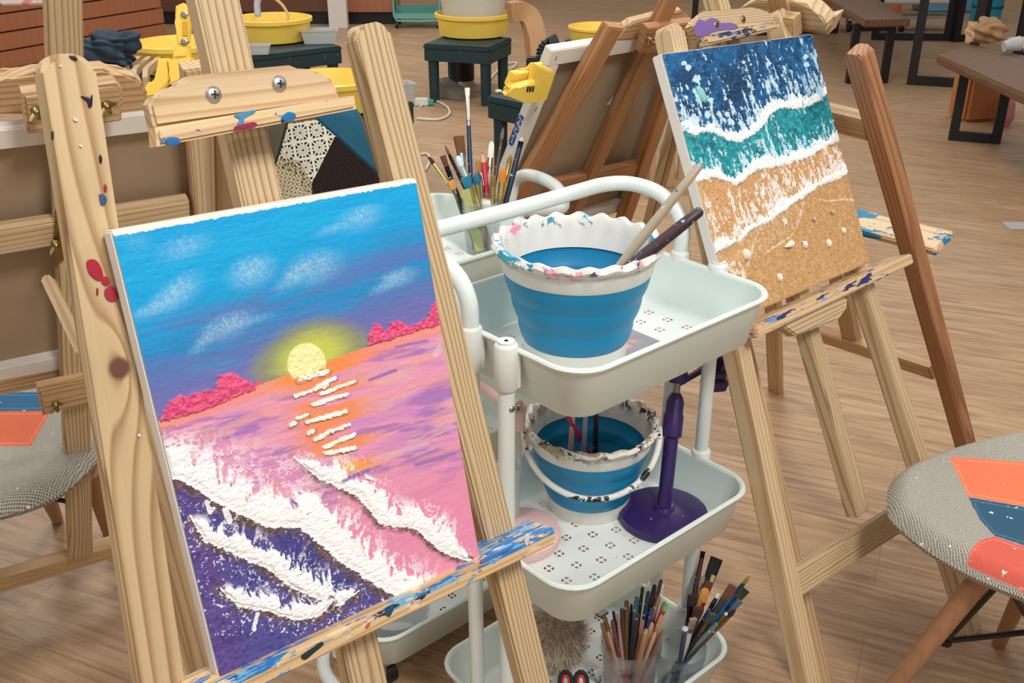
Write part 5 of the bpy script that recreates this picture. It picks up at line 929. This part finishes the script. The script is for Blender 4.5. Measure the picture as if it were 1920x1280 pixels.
# brown fur pompon, scissors and a small brush in the bottom tray
fq=atz(1032,1232,.10); fq=np.array([fq[0]+.012,fq[1]+.03,ZB+.006]); rf=.062; bm=bmesh.new(); bmesh.ops.create_icosphere(bm,subdivisions=3,radius=1)
for v in bm.verts: v.co=Vector((v.co.x*rf*.8,v.co.y*rf*.8,v.co.z*rf+rf*.9+.004))
fb=obj('fur_ball',bm,plain('brown fur core',(176,148,128),.95,var=.2),None,T3(*fq),True); tag(fb,'fluffy grey brown fur ball in the bottom tray','fur ball')
bm=bmesh.new(); rr=random.Random(3)
for k in range(5200):
    u_=rr.uniform(-1,1); t=rr.uniform(0,2*math.pi); s=math.sqrt(1-u_*u_); nrm=np.array([s*math.cos(t),s*math.sin(t),u_]); p=np.array([nrm[0]*rf*.8,nrm[1]*rf*.8,nrm[2]*rf+rf*.9+.004])
    d=N(nrm+np.array([rr.gauss(0,.45),rr.gauss(0,.45),rr.gauss(-.3,.4)])); e=p+d*rr.uniform(.010,.028)
    if e[2]<.003: continue
    sd=N(np.cross(d,[.3,.2,.9]))*.0011; a=bm.verts.new(tuple(p-sd)); b=bm.verts.new(tuple(p+sd)); c=bm.verts.new(tuple(e)); bm.faces.new((a,b,c))
o=obj('fur',bm,plain('brown grey fur',(222,200,180),.9,var=.5,scale=60),fb,T3(*fq)); o['kind']='stuff'
q=atz(1075,1282,.09); sq_=np.array([q[0],q[1],.066]); ss=thing('scissors','scissors with black and red finger loops in the bottom tray front','scissors',sq_)
for k,(dx,sg) in enumerate(((-.014,-1),(.014,1))):
    P=[(dx+.011*math.cos(a),.012*math.sin(a)+.0,.03+.012*math.sin(a)) for a in np.linspace(0,2*math.pi,15)[:-1]]; lo2=obj('finger_loop',tube(P,.0045,8,closed=True),BLACK,ss,T3(*sq_),True); obj('loop_liner',tube([(x*.6+dx*.4,y*.6,(z-.03)*.6+.03) for x,y,z in P],.003,8,closed=True),plain('red liner',(200,40,50),.4) if k==0 else bpy.data.materials['red liner'],lo2,T3(*sq_),True)
    obj('blade',tube([(dx,-.01,.02),(-dx*.5,-.06,.006)],[.004,.002],8),STEEL,ss,T3(*sq_),True)
q=atz(1123,1262,.085); b_=np.array([q[0],q[1],ZB+.008]); brush(dep(1122,1256,float((q-CP)@FW)-.01),b_,.005,(40,44,50),(190,200,206),(226,224,216),'short brush with silver ferrule by the left jar in bottom tray','flat',.014,.016)
# ================================================================ patchwork chairs
def chairmat():
    m,nt,b=newmat('patchwork upholstery'); g=G(nt); a=g.n('ShaderNodeAttribute',attribute_name='paint').outputs[0]; al=g.n('ShaderNodeAttribute',attribute_name='weave').outputs[2]; tc=g.n('ShaderNodeTexCoord').outputs['Object']
    mp=g.n('ShaderNodeMapping'); mp.inputs['Rotation'].default_value=(0,0,.6); g.L(tc,mp.inputs[0])
    s=g.n('ShaderNodeSeparateXYZ'); g.L(g.vm('ADD',mp.outputs[0],g.vm('MULTIPLY',tc,(0,0,0))),s.inputs[0]); nz=g.noise(tc,60,2)
    wx=g.m('SINE',g.m('ADD',g.m('MULTIPLY',s.outputs[0],1500),g.m('MULTIPLY',nz,4))); wy=g.m('SINE',g.m('ADD',g.m('MULTIPLY',s.outputs[1],900),g.m('MULTIPLY',nz,6))); w_=g.m('MULTIPLY',wx,wy)
    f=g.m('MULTIPLY',g.m('GREATER_THAN',w_,.02),al); f=g.m('MULTIPLY',f,g.m('ADD',.35,g.noise(tc,300,2)))
    fine=g.noise(tc,900,2); c=g.mix(f,a,L4((104,100,90))); c=g.mix(g.m('MULTIPLY',fine,.25),c,g.mix(.5,c,(0,0,0,1))); sp=g.m('MULTIPLY',g.m('GREATER_THAN',g.noise(tc,70,2),.735),1.); c=g.mix(sp,c,L4((226,226,220))); g.L(c,b.inputs['Base Color']); b.inputs['Roughness'].default_value=.9
    bp=g.n('ShaderNodeBump'); bp.inputs['Strength'].default_value=.5; bp.inputs['Distance'].default_value=.001; g.L(w_,bp.inputs['Height']); g.L(bp.outputs[0],b.inputs['Normal']); return m
UPH=chairmat(); PLY=plain('dark shell edge',(60,48,40),.6); LEGW=wood('beech chair leg',(168,122,86),(130,90,60),freq=60,strength=.3)
def cushion(name,outl,z,thick,colfn,parent,dish=.02,nr=110,rise=None):
    """closed smooth outline (room x,y); domed padded top, rounded side, flat underside"""
    P=np.array(catmull([np.array([x,y,0.]) for x,y in outl],30,True))[:,:2]; c=P.mean(0); n=len(P)
    prof=[(k/nr) for k in range(1,nr+1)]; rings=[]; 
    V=[(c[0],c[1],z-dish)]; 
    for q in prof: 
        for p in P: 
            x,y=c+(p-c)*q; zz=z-dish*(1-q*q)-thick*.75*max(0,(q-.86)/.14)**2.2
            if rise is not None: zz+=rise(x,y)
            V.append((x,y,zz))
    for q,dz in ((.985,-thick*.95),(.93,-thick*1.1),(.5,-thick*1.25),(.05,-thick*1.3)):
        for p in P:
            x,y=c+(p-c)*q; V.append((x,y,z+dz-dish*(1-q*q)*.8+(rise(x,y) if rise is not None else 0)))
    F=[(0,1+i,1+(i+1)%n) for i in range(n)]; R_=nr+4
    for r in range(R_-1):
        for i in range(n): F.append((1+r*n+i,1+(r+1)*n+i,1+(r+1)*n+(i+1)%n,1+r*n+(i+1)%n))
    F.append(tuple(1+(R_-1)*n+i for i in range(n)))
    me=bpy.data.meshes.new(name); me.from_pydata(V,[],F); me.update(); V=np.array(V)
    col,wv=colfn(V); ca=me.color_attributes.new('paint','FLOAT_COLOR','POINT'); ca.data.foreach_set('color',np.concatenate([col,np.ones((len(V),1))],1).reshape(-1).astype(np.float32)); fa=me.attributes.new('weave','FLOAT','POINT'); fa.data.foreach_set('value',wv.astype(np.float32))
    bm=bmesh.new(); bm.from_mesh(me); bmesh.ops.recalc_face_normals(bm,faces=bm.faces); bm.to_mesh(me); bm.free()
    return obj(name,me,[UPH],parent,None,True)
def pix(V): 
    d=V-CP; k=d@FW; return 960+F_PX*(d@AX)/k,640-F_PX*(d@UP)/k
def patches(V,polys,under=None):
    X,Y_=pix(V); c=np.zeros((len(V),3))+lin((196,190,176)); w=np.ones(len(V))
    for pl,colr in polys:
        m_=inpoly(X,Y_,pl)
        c[m_]=lin(colr); w[m_]=0
        b,s,a,_l=polydist(X,Y_,pl+[pl[0]]); sm=m_&(b>4.5)&(b<6.0); c[sm]=lin(np.minimum(255,np.array(colr)+34))
    return c,w
def rchair(V): return patches(V,[([(1780,856),(1850,860),(1990,872),(1990,966),(1920,949),(1814,930),(1800,900)],(240,124,84)),([(1815,931),(1920,950),(1990,967),(1990,1040),(1920,1022),(1864,1004),(1838,975)],(44,88,114)),([(1864,1005),(1920,1024),(1990,1042),(1990,1150),(1920,1110),(1868,1085),(1812,1060),(1820,1030),(1838,1012)],(218,98,80))])
def legs(t,spec,m,n='leg'):
    for a,b,r0,r1 in spec: obj(n,tube([a,b],[r0,r1],14),m,t,None,True)
rc=thing('patchwork_chair','patchwork chair at right edge with orange, blue and coral patches on grey tweed','chair',(.95,1.42,0),'patchwork upholstered chairs')
RO=[(.655,1.475),(.70,1.575),(.80,1.645),(.92,1.70),(1.06,1.735),(1.2,1.69),(1.29,1.52),(1.25,1.30),(1.1,1.19),(.94,1.175),(.83,1.215),(.745,1.28),(.69,1.35),(.66,1.42)]
cushion('seat',RO,.462,.045,rchair,rc,.012)
bm=bmesh.new(); P=[]
for k in range(9): a=-1.0+2.0*k/8; P.append((1.02+.25*math.cos(a),1.45+.25*math.sin(a)))
vs=[]
for i,(x,y) in enumerate(P):
    d=np.array([math.cos(-1.0+2*i/8),math.sin(-1.0+2*i/8)]); hgt=.86-.18*abs(i-4)/4; vs.append([bm.verts.new((x+d[0]*o_,y+d[1]*o_,z)) for o_,z in ((0,.44),(.03,.44),(.09,hgt),(.05,hgt))])
for a,b in zip(vs,vs[1:]):
    for i in range(4): bm.faces.new((a[i],a[(i+1)%4],b[(i+1)%4],b[i]))
bm.faces.new(vs[0]); bm.faces.new(vs[-1][::-1]); obj('backrest',bm,plain('grey tweed back',(150,146,136),.9,var=.1),rc,None,True)
l1a=dep(1862,1058,1.86); f1=atz(1592,1392,0); f2=atz(1858,1208,0.0); f2=atz(1872,1208,0); l2a=dep(1925,1090,1.92)
l1a=atz(1866,1050,.43); l2a=atz(1960,1020,.43)
legs(rc,[(f1,l1a,.013,.019),(f2,l2a,.013,.019),((1.34,1.62,0),(1.14,1.52,.43),.013,.019),((1.18,1.12,0),(1.06,1.3,.43),.013,.019)],LEGW)
w0=atz(1773,1201,.17)
legs(rc,[(w0,atz(1880,1086,.40),.0055,.0055),(w0,atz(1990,1178,.17),.0055,.0055),(atz(1884,1088,.40),atz(1965,1220,.14),.0055,.0055)],BLACK,'brace_rod')
obj('bolt_nut',lathe([(.012,0),(.012,.012)],8,cap1=True),BLACK,rc,T3(*(w0-np.array([0,0,.006]))))
# left chair
def lchair(V): return patches(V,[([(-200,772),(96,770),(58,836),(-200,836)],(226,110,72)),([(-200,735),(104,735),(96,770),(-200,772)],(44,104,142))])
lc=thing('patchwork_chair','patchwork chair at left edge with an orange and blue patch on grey tweed','chair',(-1.0,1.68,0),'patchwork upholstered chairs')
LO=[(-.775,1.66),(-.775,1.58),(-.80,1.50),(-.86,1.445),(-.95,1.42),(-1.1,1.42),(-1.25,1.50),(-1.31,1.66),(-1.25,1.84),(-1.1,1.93),(-.95,1.92),(-.83,1.82)]
LO=[(x-.02,y+.03) for x,y in LO]; cushion('seat',LO,.455,.045,lchair,lc,.012)
legs(lc,[(atz(108,975,0),atz(78,905,.36),.013,.018),(atz(205,1002,0),atz(168,880,.36),.014,.020),((-1.32,1.45,0),(-1.15,1.58,.40),.013,.018),((-1.3,2.0,0),(-1.15,1.8,.40),.013,.018)],LEGW)
legs(lc,[(atz(-40,990,.1),atz(18,935,.36),.005,.005),(atz(30,922,.34),atz(140,942,.3),.005,.005)],BLACK,'brace_rod')
# patchwork chair back seen between the front easel's mast and fluted leg
bc_=thing('patchwork_chair','patchwork chair back with black floral, houndstooth and teal patches behind front easel','chair',(dep(610,300,2.3)[0],dep(610,300,2.3)[1]+.2,0),'patchwork upholstered chairs')
CPn=Plane(dep(610,300,2.3),(1,.18,0),(0,.30,1))
def backfn(X,Y):
    c=np.zeros(X.shape+(3,))+lin((98,90,74)); 
    def P(poly,col): 
        nonlocal c; m_=inpoly(X,Y,poly); c=mixc(c,col,m_*1.); return m_
    fl=P([(538,232),(592,224),(640,258),(600,330),(585,372),(545,322),(516,310)],(222,216,198))
    ht=P([(512,300),(528,296),(560,300),(584,340),(588,380),(500,380)],(206,194,164))
    bk=P([(628,256),(640,260),(706,318),(730,400),(585,400),(584,345)],(34,26,24)); tl=P([(594,222),(640,200),(672,206),(700,300),(712,340),(706,322),(640,262)],(40,92,116))
    # floral tiles
    a=.16; u=((X-545)*math.cos(a)-(Y-235)*math.sin(a))/31.; v=((X-545)*math.sin(a)+(Y-235)*math.cos(a))/33.; fu=(u%1)-.5; fv=(v%1)-.5; r=np.hypot(fu,fv); t=np.arctan2(fv,fu)
    sq=(np.abs(fu)<.42)&(np.abs(fv)<.42); pet=(np.abs(np.sin(t*6))<.22+.25*np.clip(.42-r,0,1))|(r<.06)|((r>.36)&(np.sin(t*6)**2<.75)&sq); c=mixc(c,(30,26,26),(fl&sq&pet)*1.)
    cx=(X+Y*.2)%8.;cy=(Y-X*.2)%8.; c=mixc(c,(120,106,76),(ht&(((cx<4)&(cy<4))|((cx>4)&(cy>4)&((cx+cy)%4<2))))*1.)
    g_=((X*.9+Y*.5)%5<1.6)&((Y*.9-X*.5)%5<1.8); c=mixc(c,(84,66,60),(bk&g_)*.8)
    b,s,al,_l=polydist(X,Y,[(594,222),(640,262),(706,322)]); c=mixc(c,(28,60,80),(b<2.2)*1.)
    b,s,al,_l=polydist(X,Y,[(538,232),(522,290),(504,335)]); c=mixc(c,(56,48,40),(b<2.5)*1.)
    return c
outl_px=[(500,420),(492,330),(498,262),(512,222),(540,202),(590,192),(640,192),(668,204),(688,240),(702,292),(712,340),(716,420)]
nu,nv=240,240;  V=[];C_=[]
P3=np.array(catmull([np.array([x,y,0.]) for x,y in outl_px],40,True))[:,:2]; ctr=np.array([605.,320.]); me=bpy.data.meshes.new('backrest'); R_=190; n=len(P3); QX=[];
px_=np.concatenate([[ctr]]+[ctr+(P3-ctr)*(k/R_) for k in range(1,R_+1)]); off=np.concatenate([[0.]]+[np.full(n,.035*max(0,(k/R_-.8)/.2)**2) for k in range(1,R_+1)])
pts=[CPn.pt(x,y,o_+.12*((x-605)/110)**2*.5) for (x,y),o_ in zip(px_,off)]; back=[p-CPn.n*.03 for p in pts[-n:]]; V=pts+back+[sum(back)/n-CPn.n*.02]
F=[(0,1+i,1+(i+1)%n) for i in range(n)]
for r in range(R_): 
    for i in range(n): F.append((1+r*n+i,1+(r+1)*n+i,1+(r+1)*n+(i+1)%n,1+r*n+(i+1)%n))
F+=[(len(V)-1,1+R_*n+(i+1)%n,1+R_*n+i) for i in range(n)]
me.from_pydata([tuple(v) for v in V],[],F); me.update(); cc=backfn(px_[:,0],px_[:,1]); cc=np.concatenate([cc,np.tile(lin((90,86,80)),(n+1,1))]); ca=me.color_attributes.new('paint','FLOAT_COLOR','POINT'); ca.data.foreach_set('color',np.concatenate([cc,np.ones((len(V),1))],1).reshape(-1).astype(np.float32))
obj('backrest',me,[attrmat('patchwork print',.9,.4,900,.15)],bc_,None,True)
sb=np.array([dep(610,300,2.3)[0],dep(610,300,2.3)[1]+.02]); cushion('seat',[(sb[0]+.23*math.cos(a)*1.0,sb[1]+.27+.24*math.sin(a)) for a in np.linspace(0,2*math.pi,11)[:-1]],.46,.04,lambda V:(np.zeros((len(V),3))+lin((150,146,136)),np.ones(len(V))),bc_,.012,nr=12)
legs(bc_,[((sb[0]+sx*.24,sb[1]+.27+sy*.24,0),(sb[0]+sx*.13,sb[1]+.27+sy*.13,.42),.013,.018) for sx in (-1,1) for sy in (-1,1)],LEGW)
